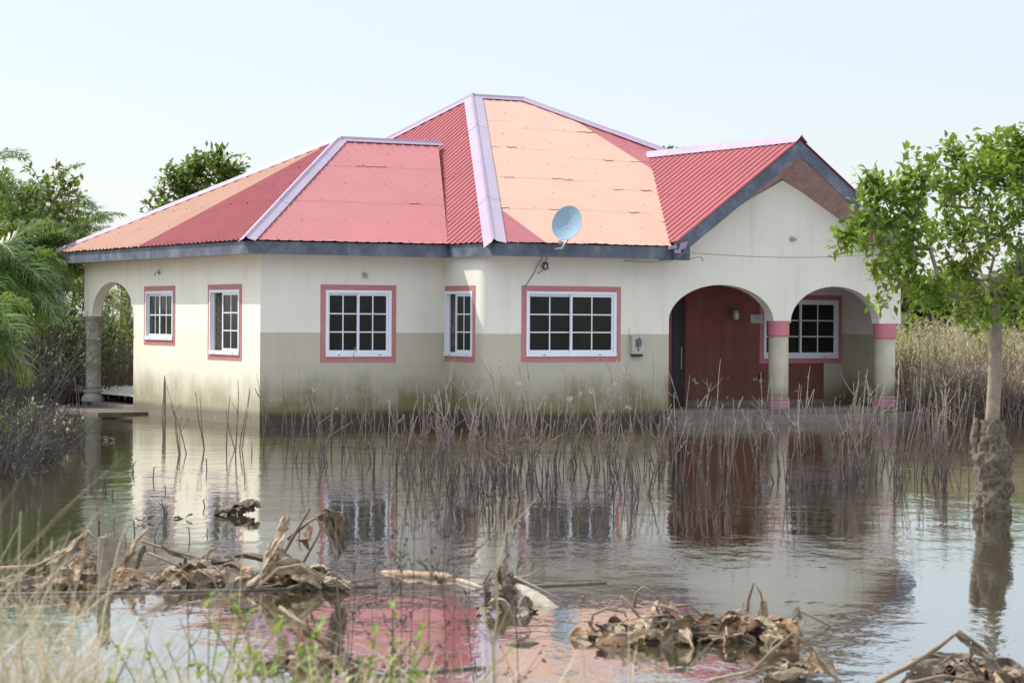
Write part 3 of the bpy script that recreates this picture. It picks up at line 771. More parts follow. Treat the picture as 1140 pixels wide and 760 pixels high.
def fixtures():
    # electricity meter
    c0 = V((6.86, -D, 1.5)); r = root('electricity_meter', c0, 'muddy white electricity meter box on the wall beside the porch arch', 'meter')
    m_ = MB(); m_.box((6.73, -D - .10, 1.32), (7.00, -D - .001, 1.66)); ob_ = m_.build('case', M['meter'], r)
    m_ = MB(); m_.box((6.80, -D - .106, 1.45), (6.93, -D - .102, 1.6)); m_.tube([V((6.86, -D - .115, 1.38)), V((6.85, -D - .11, 1.5)), V((6.88, -D - .11, 1.63))], .014, 6); m_.build('dial_cover', M['grille'], r)
    m_ = MB(); m_.box((6.76, -D - .085, 1.27), (6.97, -D - .003, 1.318)); m_.build('terminal_cover', M['black'], r)
    m_ = MB(); m_.box((6.72, -D - .02, 1.662), (7.01, -D - .001, 1.80)); m_.build('backplate', M['wall'], r)
    # porch wall lamp
    p = V((10.28, PB, 2.075)); r = root('porch_lamp', p, 'small glass wall lamp on the dark red porch wall', 'wall lamp')
    m_ = MB(); m_.box(p + V((-.05, -.03, .02)), p + V((.05, -.001, .16))); m_.tube([p + V((0, -.02, .1)), p + V((0, -.12, .14)), p + V((0, -.14, .08))], .013, 7); m_.build('bracket', M['grille'], r)
    m_ = MB(); m_.lathe(p + V((0, -.14, -.11)), [(.03, 0), (.055, .03), (.06, .12), (.045, .18), (.03, .19)], 16); m_.build('lamp_shade', M['lampglass'], r, smooth=True)
    # plaque with engraved lines
    m_ = MB(); m_.box((10.72, PB - .022, 1.905), (11.01, PB - .001, 2.075)); r = m_.build('wall_plaque', M['plaque'], loc=(10.86, PB, 1.99)); tag(r, 'small pale plaque on the red porch wall near the column', 'plaque')
    m_ = MB()
    for k, (a, b_) in enumerate(((10.76, 10.97), (10.78, 10.95), (10.80, 10.93), (10.84, 10.89))): m_.box((a, PB - .026, 2.04 - k * .033), (b_, PB - .0225, 2.052 - k * .033))
    m_.build('engraving', M['plaqueink'], r)
    m_ = MB(); m_.box((10.93, PB - .03, .77), (11.05, PB - .001, .88)); m_.box((10.955, PB - .045, .79), (11.02, PB - .03, .85)); m_.tube([V((11.03, PB - .03, .84)), V((11.06, PB - .04, .9))], .01, 5)
    tag(m_.build('power_socket', M['black'], loc=(11, PB, .82)), 'black socket box low on the red porch wall', 'socket')
    # bare bulb holders and stubs on walls
    for p, lab in ((V((2.06, -.001, 2.75)), 'pale empty bulb holder above the square window of the wing'), ):
        m_ = MB(); m_.tube([p, p + V((0, -.05, 0))], [.05, .045], 12); m_.tube([p + V((0, -.05, 0)), p + V((0, -.10, -.05))], [.03, .022], 10); tag(m_.build('bulb_holder', M['meter'], loc=tuple(p)), lab, 'light fitting')
    p = V((10.42, -D - .001, 3.55)); m_ = MB(); m_.tube([p, p + V((0, -.04, 0))], [.05, .045], 12); m_.tube([p + V((0, -.04, 0)), p + V((.04, -.10, -.02))], [.032, .03], 10)
    tag(m_.build('bulb_holder', M['meter'], loc=tuple(p)), 'small white light fitting high on the porch gable', 'light fitting')
    p = V((-.001, 5.15, 2.83)); m_ = MB(); m_.tube([p, p + V((-.06, .06, .02)), p + V((-.09, .02, -.06))], .012, 6); m_.tube([p, p + V((-.05, -.08, .06)), p + V((-.03, -.12, -.02))], .01, 6); m_.tube([p + V((0, .0, 0)), p + V((-.03, 0, .0))], [.04, .03], 10)
    tag(m_.build('bulb_holder', M['steel'], loc=tuple(p)), 'bent wire light fitting on the sunlit wall near the arch', 'light fitting')
fixtures()

# ------------------------------------------------------------------ plants
def leafq(mb, p, d, up_, ln_, wd, m=0, fold=.25, droop=.25):
    """one leaf: four faces folded along its midrib, tip drooping"""
    d = d.normalized(); sd = d.cross(up_)
    sd = sd.normalized() if sd.length > 1e-4 else V((1, 0, 0)); n = sd.cross(d).normalized()
    a = p; mid = p + d * ln_ * .5; tip = p + d * ln_ - n * (-1) * 0 - UP * droop * ln_ * .5
    l = mid + sd * wd * .5 + n * fold * wd * .5; r = mid - sd * wd * .5 + n * fold * wd * .5
    b = len(mb.v); mb.v += [a, l, tip, r, mid]
    mb.f += [(b, b + 4, b + 1), (b + 1, b + 4, b + 2), (b, b + 3, b + 4), (b + 3, b + 2, b + 4)]; mb.m += [m] * 4
def rvec():
    while True:
        q = V((rnd.uniform(-1, 1), rnd.uniform(-1, 1), rnd.uniform(-1, 1)))
        if .05 < q.length < 1: return q.normalized()
def grow(trunk, targets, r_tip, r_base, power=2.2, wiggle=.06):
    """skeleton: trunk points, then twigs joined to the nearest part of what has grown; returns tube list"""
    nodes = [V(p) for p in trunk]; par = [i - 1 for i in range(len(nodes))]; base_n = len(nodes)
    rt = nodes[-1]
    targets = sorted(targets, key=lambda q: (q - rt).length); tips = []
    for q in targets:
        bi, bd = 0, 1e9
        for i in range(max(1, base_n - 4), len(nodes)):
            dd = (nodes[i] - q).length + .35 * max(0, nodes[i].z - q.z)
            if dd < bd: bd, bi = dd, i
        p0 = nodes[bi]; k = max(1, int(bd / .28)); prev = bi
        for j in range(1, k + 1):
            f = j / k; p = p0 + (q - p0) * f
            if j < k: p = p + rvec() * wiggle * min(1, bd) + UP * (-.10 * bd * math.sin(math.pi * f) * .6)
            nodes.append(p); par.append(prev); prev = len(nodes) - 1
        tips.append((prev, (q - p0).normalized()))
    cnt = [0] * len(nodes)
    for t_, _ in tips: cnt[t_] += 1
    for i in range(len(nodes) - 1, 0, -1): cnt[par[i]] += cnt[i]
    tot = max(cnt[0], 1)
    rad = [max(r_tip, r_base * (.62 if i >= base_n else 1) * (c_ / tot) ** (1 / power)) for i, c_ in enumerate(cnt)]
    return nodes, par, rad, tips, base_n
def skel_mesh(mb, nodes, par, rad, start, n=6, m=0):
    for i in range(start, len(nodes)):
        p = par[i]; ra = min(rad[p], rad[i] * 1.35)
        mb.tube([nodes[p], nodes[i]], [ra, rad[i]], n if rad[i] > .012 else 4, m, cap=False)
def blob_points(blobs, n):
    wts = [b[3] ** 2 for b in blobs]; out = []
    for _ in range(n):
        c_ = rnd.choices(blobs, wts)[0]; q = rvec() * (rnd.random() ** .42)
        out.append(V(c_[:3]) + V((q.x * c_[3], q.y * c_[3], q.z * c_[3] * .85)))
    return out
def broad_tree(name, label, trunk, blobs, ntw, nleaf, ll, mats, r_base, cat='tree', group=None, spread=.16, r_tip=.004, trunk_extra=None, wd=.5, trunk_n=9):
    rt = root(name, trunk[0], label, cat, group)
    tg = blob_points(blobs, ntw)
    nodes, par, rad, tips, bn = grow(trunk, tg, r_tip, r_base)
    mb_ = MB(); mb_.tube(nodes[:bn], [r_base * (1.12 - (.25 if bn < 7 else .42) * i / max(1, bn - 1)) for i in range(bn)], trunk_n, 0, jit=.08)
    skel_mesh(mb_, nodes, par, rad, bn)
    tr_ = mb_.build('trunk', mats[1], rt, smooth=True)
    if trunk_extra: trunk_extra(tr_)
    mb_ = MB()
    for ti, dr_ in tips:
        p0 = nodes[ti]
        for k in range(nleaf):
            q = p0 + rvec() * spread * rnd.random(); d = (dr_ * .5 + rvec() + UP * .15).normalized()
            s_ = rnd.uniform(.6, 1.15); leafq(mb_, q, d, UP + rvec() * .5, ll * s_, ll * wd * s_, 0, rnd.uniform(.1, .5), rnd.uniform(0, .5))
    mb_.build('crown', mats[0], rt)
    return rt
def pb(px, py, dep, r):   # a clump of foliage at its real place
    p = at(px, py, dep); return (p.x, p.y, p.z, r)

# --- the guava-like tree standing in the water
DT = 23.92
def big_tree():
    tk = [at(1103, 573, DT), at(1102, 520, DT), at(1104, 470, DT), at(1107, 420, DT), at(1109, 372, DT), at(1106, 338, DT), at(1100, 312, DT)]
    bl = [pb(1075, 200, DT, .42), pb(1110, 175, DT + .4, .36), pb(1150, 190, DT, .45), pb(1195, 230, DT + .2, .5), pb(1020, 210, DT - .1, .30), pb(985, 235, DT - .3, .27), pb(965, 262, DT - .35, .20),
          pb(1010, 265, DT, .33), pb(1060, 250, DT + .5, .4), pb(1120, 250, DT - .4, .42), pb(1175, 300, DT, .42), pb(1000, 305, DT - .2, .27), pb(1035, 325, DT - .3, .22), pb(985, 328, DT - .3, .14),
          pb(1090, 345, DT - .3, .24), pb(1125, 330, DT - .5, .30), pb(1150, 352, DT, .25), pb(1070, 305, DT + .5, .30), pb(1060, 168, DT, .15), pb(1022, 175, DT, .10), pb(1130, 158, DT, .15), pb(1220, 300, DT + .6, .45), pb(945, 268, DT - .4, .13), pb(955, 240, DT - .3, .16), pb(972, 205, DT - .2, .13)]
    def extra(tr_):
        # swollen lumpy foot crusted with mud, and its broken side stub
        mb_ = MB(); c0 = at(1104, 573, DT - .02); c0.z = 0; rows = []
        for i in range(60):
            f = i / 59; z = -.25 + 1.22 * f
            rad_ = .192 - .03 * math.sin(f * 3.6) if f < .72 else .178 - .07 * (f - .72) / .28
            row = []
            for j in range(49):
                g = 2 * math.pi * (j % 48) / 48; dv = V((math.cos(g), math.sin(g), 0))
                k = 1.04 + .30 * mnoise.noise(V((dv.x * 1.6, dv.y * 1.6, z * 4.6))) + .24 * mnoise.noise(V((dv.x * 3.2, dv.y * 3.2, z * 13))) + .16 * mnoise.noise(V((dv.x * 8, dv.y * 8, z * 30)))
                row.append(c0 + RT * (.016 * math.sin(z * 5)) + dv * max(.104 if f < .85 else .086, rad_ * k) + UP * z)
            rows.append(row)
        mb_.grid(rows); b_ = mb_.build('mud_crust', M['mud'], rt_[0], smooth=True)
        mb_ = MB(); s0 = c0 + UP * .62 - RT * .12; mb_.tube([s0, s0 + UP * .16 - RT * .05, s0 + UP * .30 - RT * .045 - FW * .02, s0 + UP * .37 - RT * .04], [.06, .05, .035, .018], 9, jit=.3); mb_.build('broken_stub', M['mud'], rt_[0], smooth=True)
    rt_ = [None]
    global root
    old = root
    def root2(*a, **k): rt_[0] = old(*a, **k); return rt_[0]
    root = root2
    broad_tree('standing_tree', 'small leafy tree with mud crusted foot standing in the water', tk, bl, 640, 12, .126, (M['leaf_guava'], M['bark']), .078, spread=.15, trunk_extra=extra)
    root = old
big_tree()

# --- trees beyond the house and on the far bank
def far_tree(px, py, dep, size, name, label, mat, ntw, nleaf, ll, blobs=None, group=None, zb=None):
    base = at(px, 400, dep); base.z = .3
    top = at(px, py, dep)
    tk = [base, base + (top - base) * .25 + RT * .1, base + (top - base) * .5 - RT * .1, base + (top - base) * .72]
    bl = blobs or [(top.x + RT.x * dx * size + FW.x * dy * size, top.y + RT.y * dx * size + FW.y * dy * size, top.z + dz * size, rr * size) for dx, dy, dz, rr in
                   ((0, 0, .0, .5), (-.5, .2, -.15, .38), (.5, -.2, -.1, .4), (.2, .4, .25, .35), (-.25, -.3, .3, .33), (.6, .3, -.4, .3), (-.65, -.2, -.4, .3), (.0, -.4, -.35, .35))]
    return broad_tree(name, label, tk, bl, ntw, nleaf, ll, (mat, M['bark']), .05 + .05 * size, group=group, spread=.30, r_tip=.01)
far_tree(215, 215, 66, 1.2, 'leafy_tree', 'leafy green tree rising behind the house roof on the arch side', M['leaf_mid'], 300, 13, .26,
         [pb(172, 228, 66, .30), pb(195, 205, 66, .50), pb(222, 190, 66.5, .55), pb(245, 185, 66, .45), pb(262, 190, 66, .28), pb(215, 225, 66, .7), pb(250, 215, 66, .6), pb(240, 172, 66, .18), pb(160, 232, 66, .13), pb(200, 250, 67, .9), pb(240, 255, 66, .9)])
far_tree(741, 176, 74, .6, 'spiky_tree', 'dark spiky tree top just showing over the porch ridge', M['leaf_dark'], 40, 14, .32, [pb(741, 173, 74, .16), pb(735, 180, 74, .3), pb(748, 180, 74, .3), pb(742, 200, 74, .6)])
lab_t = ['pale green bushy tree on the far bank behind the porch column', 'mid green bushy tree on the far bank behind the standing tree', 'darker taller tree on the far bank at the photo edge', 'low bright green tree at the edge of the far bank']
for i, (px, py, dep, sz, mt) in enumerate(((1008, 345, 63, 1.3, 'leaf_pale'), (1068, 342, 62, 1.7, 'leaf_pale'), (1160, 325, 68, 2.2, 'leaf_mid'), (1126, 345, 60, 1.5, 'leaf_pale'))):
    far_tree(px, py, dep, sz, 'bushy_tree', lab_t[i], M[mt], 330, 14, .27, group='trees on the far bank')

# --- oil palms on the verandah side
def frond(mb_, base, d, ln_, droop, nl, lw=.035, ll=.55, m=0, ribm=1):
    pts = []; d = d.normalized(); side = d.cross(UP).normalized(); n = 22
    p = V(base); v = V(d)
    for i in range(n + 1):
        pts.append(V(p)); v = (v - UP * droop * (.3 + 1.6 * i / n) / n).normalized(); p = p + v * (ln_ / n)
    mb_.tube(pts, [.028 * (1 - .85 * i / n) + .003 for i in range(n + 1)], 4, ribm, cap=False)
    for k in range(nl):
        f = .12 + .87 * k / (nl - 1); x = f * n; i = min(n - 1, int(x)); q = pts[i] + (pts[i + 1] - pts[i]) * (x - i); t = (pts[i + 1] - pts[i]).normalized()
        L_ = ll * (math.sin(math.pi * min(1, f * .86 + .12)) ** .7) * rnd.uniform(.8, 1.12)
        for sg in (-1, 1):
            sd = (side * sg * rnd.uniform(.6, 1.1) + t * rnd.uniform(.5, 1.2) + UP * rnd.uniform(-.15, .6)).normalized()
            a = q; b = q + sd * L_ * .5; c_ = q + sd * L_ * .93 - UP * L_ * rnd.uniform(.15, .5); wv = t.cross(sd).cross(sd).normalized() * lw * .5
            if wv.length < 1e-5: continue
            s0 = len(mb_.v); mb_.v += [a - wv * .5, a + wv * .5, b + wv, b - wv, c_]
            mb_.f += [(s0, s0 + 1, s0 + 2, s0 + 3), (s0 + 3, s0 + 2, s0 + 4)]; mb_.m += [m, m]
def palm(px, py, dep, nf, ln_, label, mat='palm', up0=.9, ll=.72):
    c0 = at(px, py, dep); b0 = V((c0.x, c0.y, .2)); r = root('oil_palm', b0, label, 'palm', 'oil palms on the verandah side')
    m_ = MB(); h = c0.z - .2; m_.tube([b0, b0 + UP * h * .5, c0], [.24, .2, .16], 9, jit=.15); m_.build('trunk', M['bark'], r)
    for k in range(nf):
        g = 2 * math.pi * (k * .381966) + rnd.uniform(-.2, .2); el = up0 * (1 - .95 * k / nf) + rnd.uniform(-.1, .15) + .1
        m_ = MB(); frond(m_, c0 + UP * .05, V((math.cos(g), math.sin(g), math.tan(min(1.25, max(-.3, el))))), ln_ * rnd.uniform(.8, 1.1), rnd.uniform(1.1, 2.1), 58, lw=.034, ll=ll)
        m_.build('frond', [M[mat], M['rib']], r)
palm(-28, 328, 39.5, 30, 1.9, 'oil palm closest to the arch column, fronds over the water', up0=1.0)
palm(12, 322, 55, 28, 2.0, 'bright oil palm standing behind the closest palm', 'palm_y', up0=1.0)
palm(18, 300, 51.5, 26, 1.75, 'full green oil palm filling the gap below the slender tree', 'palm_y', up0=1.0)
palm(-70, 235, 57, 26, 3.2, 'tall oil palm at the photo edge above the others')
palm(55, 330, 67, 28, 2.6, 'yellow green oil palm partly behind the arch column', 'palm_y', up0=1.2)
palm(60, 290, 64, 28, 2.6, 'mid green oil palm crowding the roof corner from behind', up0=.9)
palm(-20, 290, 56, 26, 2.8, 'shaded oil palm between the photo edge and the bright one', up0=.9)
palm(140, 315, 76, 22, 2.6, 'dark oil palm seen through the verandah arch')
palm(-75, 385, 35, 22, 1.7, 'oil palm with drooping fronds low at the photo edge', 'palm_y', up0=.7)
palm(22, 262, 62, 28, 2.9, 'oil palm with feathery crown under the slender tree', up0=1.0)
far_tree(50, 225, 52, 1.0, 'slender_tree', 'slender light green tree with open crown above the palms', M['leaf_mid'], 150, 6, .22,
         [pb(40, 215, 52, .42), pb(68, 205, 52, .30), pb(78, 228, 52, .36), pb(50, 245, 52, .5), pb(20, 240, 52, .5), pb(62, 186, 52, .14), pb(33, 186, 52, .10), pb(82, 198, 52, .10), pb(85, 262, 52, .35), pb(88, 222, 52, .08), pb(0, 205, 52, .35)])
def shrub(px, py, dep, w_, h, name, label, mat, nst, nleaf, ll, group=None, twm='twig', leafz=(.3, 1.0), zb=.1, bend=.35):
    b0 = at(px, py, dep); b0.z = zb; r = root(name, b0, label, 'shrub', group); m_ = MB(); lf = MB()
    for k in range(nst):
        g = rnd.uniform(0, 2 * math.pi); q = rnd.random() ** .5 * w_ * .6; p = b0 + V((math.cos(g) * q, math.sin(g) * q, -.3))
        d = (UP + V((math.cos(g), math.sin(g), 0)) * rnd.uniform(0, bend) + rvec() * .22).normalized(); L_ = h * rnd.uniform(.55, 1.1) + .3; pts = []
        for i in range(7):
            pts.append(V(p)); d = (d + rvec() * .20).normalized(); p = p + d * L_ / 6
        m_.tube(pts, [.013 - .0015 * i for i in range(7)], 4, cap=False)
        for br in range(3):
            i = rnd.randint(2, 5); q2 = pts[i]; d2 = (d * .6 + rvec()).normalized(); l2 = L_ * rnd.uniform(.15, .35)
            m_.tube([q2, q2 + d2 * l2 * .5, q2 + d2 * l2 + rvec() * .06], [.007, .005, .003], 3, cap=False)
            for j in range(nleaf):
                f = rnd.random(); z = (q2 + d2 * l2 * f)
                if rnd.uniform(*leafz) * h < z.z + rnd.uniform(-.2, .2) * h: leafq(lf, z + rvec() * .08, rvec() + UP * .2, UP, ll * rnd.uniform(.6, 1.2), ll * .45, 0)
    m_.build('stem', M[twm], r)
    if lf.v: lf.build('foliage', M[mat], r)
    return r
G1 = 'shrubs on the verandah side bank'
shrub(128, 430, 58, 1.4, 2.7, 'leafy_shrub', 'pale green leafy shrub seen through the verandah arch', 'leaf_pale', 90, 16, .17, G1)
shrub(150, 440, 60, 1.3, 2.3, 'leafy_shrub', 'second pale shrub behind the verandah, nearer the house wall', 'leaf_pale', 80, 14, .16, G1)
shrub(118, 445, 55, 1.3, 1.3, 'bare_shrub', 'brown bare twiggy shrub low in the verandah arch', 'leaf_pale', 90, 2, .1, G1)
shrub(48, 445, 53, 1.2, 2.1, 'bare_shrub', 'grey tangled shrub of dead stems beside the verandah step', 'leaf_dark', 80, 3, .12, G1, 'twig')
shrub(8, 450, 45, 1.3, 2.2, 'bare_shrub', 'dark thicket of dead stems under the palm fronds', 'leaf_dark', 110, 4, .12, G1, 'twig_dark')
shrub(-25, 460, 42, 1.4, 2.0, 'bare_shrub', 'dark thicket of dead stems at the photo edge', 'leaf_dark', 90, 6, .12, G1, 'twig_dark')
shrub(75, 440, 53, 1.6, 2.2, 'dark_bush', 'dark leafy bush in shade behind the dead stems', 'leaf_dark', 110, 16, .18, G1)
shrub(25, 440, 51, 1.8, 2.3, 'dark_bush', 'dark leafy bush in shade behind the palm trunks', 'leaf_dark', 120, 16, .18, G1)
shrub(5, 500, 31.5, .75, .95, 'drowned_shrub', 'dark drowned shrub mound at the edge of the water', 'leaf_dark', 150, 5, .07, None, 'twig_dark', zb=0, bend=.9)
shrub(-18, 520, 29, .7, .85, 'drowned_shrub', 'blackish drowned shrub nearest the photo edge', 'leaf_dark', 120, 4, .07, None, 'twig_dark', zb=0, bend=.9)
shrub(50, 482, 37, .55, .55, 'drowned_shrub', 'low pale drowned shrub with grassy stems near the verandah step', 'reed', 110, 4, .1, None, 'twig', zb=0, bend=.5)

# --- tall dry weeds on the far bank (beyond counting)
def weeds():
    m_ = MB()
    for k in range(6000):
        d = 46.2 + 15 * rnd.random() ** 1.5; u = rnd.uniform(.172 if d < 50 else .150, .245 if rnd.random() < .85 else .36) * d + rnd.uniform(-.1, .6)
        p = uv(u, d, max(-.1, ground_z(u, d)) - .05); h = rnd.uniform(.5, 1.6) * (1.0 if d > 48 else .8) * (1 + .3 * mnoise.noise(V((u * .8, d * .5, 2))))
        br = rnd.random() < (.85 if d < 48.5 else .4); l = rvec() * .22; l.z = 0; tw = rvec(); tw.z = 0; wv = tw.normalized() * (.012 if br else .017)
        a, b, c_ = p, p + UP * h * .55 + l * h * .35, p + UP * h + l * h
        s0 = len(m_.v); m_.v += [a - wv, a + wv, b + wv * .8, b - wv * .8, c_]; mi = 1 if (br and rnd.random() < .8) or h < .9 else 0
        m_.f += [(s0, s0 + 1, s0 + 2, s0 + 3), (s0 + 3, s0 + 2, s0 + 4)]; m_.m += [mi, mi]
        if h > .85:
            for j in range(10):
                f = rnd.uniform(.35, 1.0); q = a + (c_ - a) * f; leafq(m_, q, rvec() + UP * .5, UP, rnd.uniform(.10, .22), .022, 0 if f > .6 else 1)
        else:
            for j in range(3):
                q = a + (c_ - a) * rnd.uniform(.3, 1); e2 = q + (rvec() + UP * .4).normalized() * rnd.uniform(.1, .3); m_.tube([q, e2], [.006, .003], 3, 1, cap=False)
    o = m_.build('tall_dry_weeds', [M['reed'], M['reed_brown']]); o['label'] = 'tall dry yellowish weeds covering the far bank'; o['category'] = 'weeds'; kind(o, 'stuff')
weeds()
for i, (px, d) in enumerate(((1042, 47.6), (1062, 46.6), (1084, 47.4), (1105, 46.8), (1128, 46.6), (1152, 47))):
    shrub(px, 440, d, .95, 1.15, 'bare_thicket', 'brown leafless twiggy thicket at the water edge of the far bank', 'reed', 85, 1, .07, 'leafless thickets along the far bank', 'twig_brown', bend=.5)
for i, (px, d, h) in enumerate(((1022, 51, 2.4), (1042, 52, 2.2), (1088, 51, 2.0), (1125, 50, 2.2))):
    shrub(px, 440, d, .9, h * .8, 'leggy_shrub', ['leggy pale shrub among dry weeds beside the porch column', 'leggy pale shrub among dry weeds midway to the tree', 'leggy pale shrub among dry weeds just behind the tree trunk', 'leggy pale shrub among dry weeds at the photo edge'][i], 'leaf_pale', 60, 12, .13, 'leggy shrubs on the far bank', leafz=(.5, 1.0))

# --- bare stalks standing in the flood
def stalk_mesh(nf, h):
    m_ = MB(); p = V((0, 0, -.25)); d = (UP + rvec() * .12).normalized(); pts = []; n = 9
    for i in range(n + 1):
        pts.append(V(p)); d = (d + V((rnd.uniform(-.09, .09), rnd.uniform(-.09, .09), .04))).normalized(); p = p + d * (h + .25) / n
    if rnd.random() < .5:
        k = rnd.uniform(-.12, .12); pts[0] += V((k, rnd.uniform(-.1, .1), 0)); pts[1] += V((k * .5, 0, 0))
    rr_ = [.0094 * (1 - .55 * i / n) * rnd.uniform(.85, 1.2) for i in range(n + 1)]
    m_.tube(pts, rr_, 5)
    for b in range(nf):
        i = rnd.randint(4, 8); q = pts[i]; g = rnd.uniform(0, 6.28); sd = V((math.cos(g), math.sin(g), rnd.uniform(.5, 1.3))).normalized(); l = rnd.uniform(.12, .38) * h; bp = [q]
        for j in range(4): sd = (sd + UP * rnd.uniform(-.05, .22) + rvec() * .14).normalized(); q = q + sd * l / 4; bp.append(V(q))
        m_.tube(bp, [.0058, .005, .0045, .004, .003], 4)
        if rnd.random() < .6:
            q = bp[2]; sd = (sd + rvec() * .9).normalized(); m_.tube([q, q + sd * l * .25, q + sd * l * .45 + UP * .03], [.004, .0035, .0028], 4)
    for extra in range(rnd.choice((0, 1, 1, 2))):   # further stems from the same root
        q = V((0, 0, -.2)); sd = (UP + V((rnd.uniform(-.28, .28), rnd.uniform(-.28, .28), 0))).normalized(); hh = h * rnd.uniform(.55, .95); bp = []
        for j in range(8): bp.append(V(q)); sd = (sd + V((rnd.uniform(-.08, .08), rnd.uniform(-.08, .08), .07))).normalized(); q = q + sd * (hh + .2) / 7
        m_.tube(bp, [.0085 * (1 - .07 * j) for j in range(8)], 5)
    for k in range(14):   # buds and nodes
        i = rnd.randint(1, n - 1); m_.tube([pts[i] + (pts[i + 1] - pts[i]) * rnd.random(), pts[i] + (pts[i + 1] - pts[i]) * rnd.random() + rvec() * .010], [.006, .004], 4)
    return m_
def stalks():
    protos = []
    spec = [(0, 1.0), (0, .8), (1, 1.05), (0, .9), (2, 1.15), (1, 1.0), (2, 1.25), (2, 1.1), (1, .85), (3, 1.2), (0, .7), (0, .6), (3, 1.3), (1, 1.45)]
    for nf, h in spec: protos.append(stalk_mesh(nf, h))
    made = {}
    def put(ki, p, rz, s, label, grp, tilt=.0):
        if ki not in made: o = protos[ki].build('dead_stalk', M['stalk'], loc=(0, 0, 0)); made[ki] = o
        else: o = made[ki].copy(); C.objects.link(o)
        o.location = p; o.rotation_euler = (rnd.uniform(-1, 1) * .10 + tilt, rnd.uniform(-1, 1) * .12, rz); o.scale = (s * rnd.uniform(.85, 1.2),) * 2 + (s,)
        tag(o, label, 'dead stalk', grp)
    A = 'bare dead weed stalk standing in the floodwater before the house'
    n = 0
    while n < 288:
        px = rnd.triangular(300, 900, 560) if rnd.random() < .4 else rnd.uniform(285, 1085); px = rnd.uniform(930, 1080) if rnd.random() < .14 else px
        # a thicket: its front edge bulges towards the middle of the yard
        f = abs(px - 640) / 400; py = rnd.uniform(489, 560 - (50 * f ** 1.4 if px < 640 else 10 * f)); d = CAM.z * FPX / (py - HY - ROLL * (px - 570))
        cl = mnoise.noise(V((px * .018, d * .45, 3.1)))
        if cl < rnd.uniform(-.5, .06) and px < 930: continue
        q = at(px, 500, d); q.z = 0
        r_ = rnd.random(); ki = rnd.choice((0, 1, 2, 3, 8, 10, 11)) if r_ < .62 else rnd.choice((2, 4, 5, 6, 7, 9, 12, 13))
        put(ki, q, rnd.uniform(0, 6.28), rnd.uniform(.75, 1.08), A, 'dead stalks standing before the house'); n += 1
    B = 'bare dead stalk standing in the water before the sunlit side wall'
    for px, py, ki in ((182, 486, 1), (201, 505, 3), (210, 505, 4), (229, 500, 0), (252, 500, 1), (263, 506, 2), (265, 500, 3), (88, 478, 0), (95, 492, 0)):
        put(ki, gr(px, py), rnd.uniform(0, 6.28), rnd.uniform(.8, 1.05), B if px > 150 else 'thin bare stalk leaning in the water before the verandah step', 'dead stalks before the side wall' if px > 150 else 'stalks before the verandah step')
stalks()
def stake():
    m_ = MB(); p = gr(183, 470); m_.tube([p - UP * .3, p + UP * .35, p + UP * .72, p + UP * .88], [.032, .03, .026, .004], 7, jit=.08)
    tag(m_.build('wooden_stake', M['post'], loc=tuple(p)), 'grey pointed wooden stake standing against the sunlit side wall', 'stake')
    m_ = MB(); p = gr(115, 657); m_.tube([p - UP * .4, p + UP * .1, p + UP * .28 + RT * .004, p + UP * .385], [.054, .05, .047, .040], 12, jit=.12); m_.tube([p + UP * .38 + RT * .025, p + UP * .41 + RT * .03], [.022, .012], 7)
    tag(m_.build('cut_post', M['post'], loc=tuple(p)), 'short thick weathered post standing in the near water', 'post')
stake()
# small drowned stubs poking out of the calm water
def stubs():
    vs_ = []
    for k in range(5):
        m_ = MB(); h = rnd.uniform(.05, .14)
        for j in range(rnd.randint(1, 3)):
            p = rvec() * .03; p.z = -.06; m_.tube([p, p + UP * (h * .6 + .06) + rvec() * .03, p + UP * (h + .06) + rvec() * .05], [.006, .005, .002], 5)
        vs_.append(m_)
    made = {}
    spots = [(rnd.uniform(30, 300), rnd.uniform(500, 612)) for _ in range(26)] + [(rnd.uniform(300, 900), rnd.uniform(570, 600)) for _ in range(8)]
    for px, py in spots:
        k = rnd.randrange(5)
        if k not in made: o = vs_[k].build('drowned_stub', M['twig_dark']); made[k] = o
        else: o = made[k].copy(); C.objects.link(o)
        o.location = gr(px, py); o.rotation_euler = (0, 0, rnd.uniform(0, 6.28)); s = rnd.uniform(.7, 1.5); o.scale = (s, s, s)
        tag(o, 'small dark drowned twig stub poking out of the open water', 'twig stub', 'drowned twig stubs')
stubs()

# ------------------------------------------------------------------ dead banana plants and floating debris
def ribbon(mb_, pts, wd, m=0, twist=0.0, rag=.75, fold=.22, th=.004):
    """a dead leaf: crumpled blade either side of a midrib, ragged edge"""
    pts = [V(p) for p in pts]; fine = []
    for i in range(len(pts) - 1):
        for j in range(5): fine.append(pts[i] + (pts[i + 1] - pts[i]) * (j / 5))
    fine.append(pts[-1]); n = len(fine); rows = []
    for i, p in enumerate(fine):
        t = (fine[min(i + 1, n - 1)] - fine[max(i - 1, 0)]).normalized(); a = t.cross(UP)
        a = a.normalized() if a.length > .05 else RT.copy(); b = a.cross(t).normalized()
        tw = twist * i / n + mnoise.noise(p * 3.1) * .7; a2 = a * math.cos(tw) + b * math.sin(tw); b2 = b * math.cos(tw) - a * math.sin(tw)
        w0 = .95 * wd * math.sin(math.pi * (.12 + .86 * i / (n - 1))) ** .6
        row = []
        for s_ in (-1, -.72, -.45, -.2, 0, .2, .45, .72, 1):
            rg = 1 + rag * mnoise.noise(p * 13 + V((s_ * 3, 1, 2))) * abs(s_) + (rnd.uniform(-rag, rag) * .35 if abs(s_) == 1 else 0)
            q = p + a2 * (s_ * w0 * rg) + b2 * (-abs(s_) * fold * w0 + .75 * w0 * mnoise.noise(p * 9 + V((s_ * 1.9, 5, 1))) + .3 * w0 * mnoise.noise(p * 22 + V((s_ * 4, 2, 1)))) 
            row.append(q)
        rows.append(row)
    mb_.grid(rows, m)
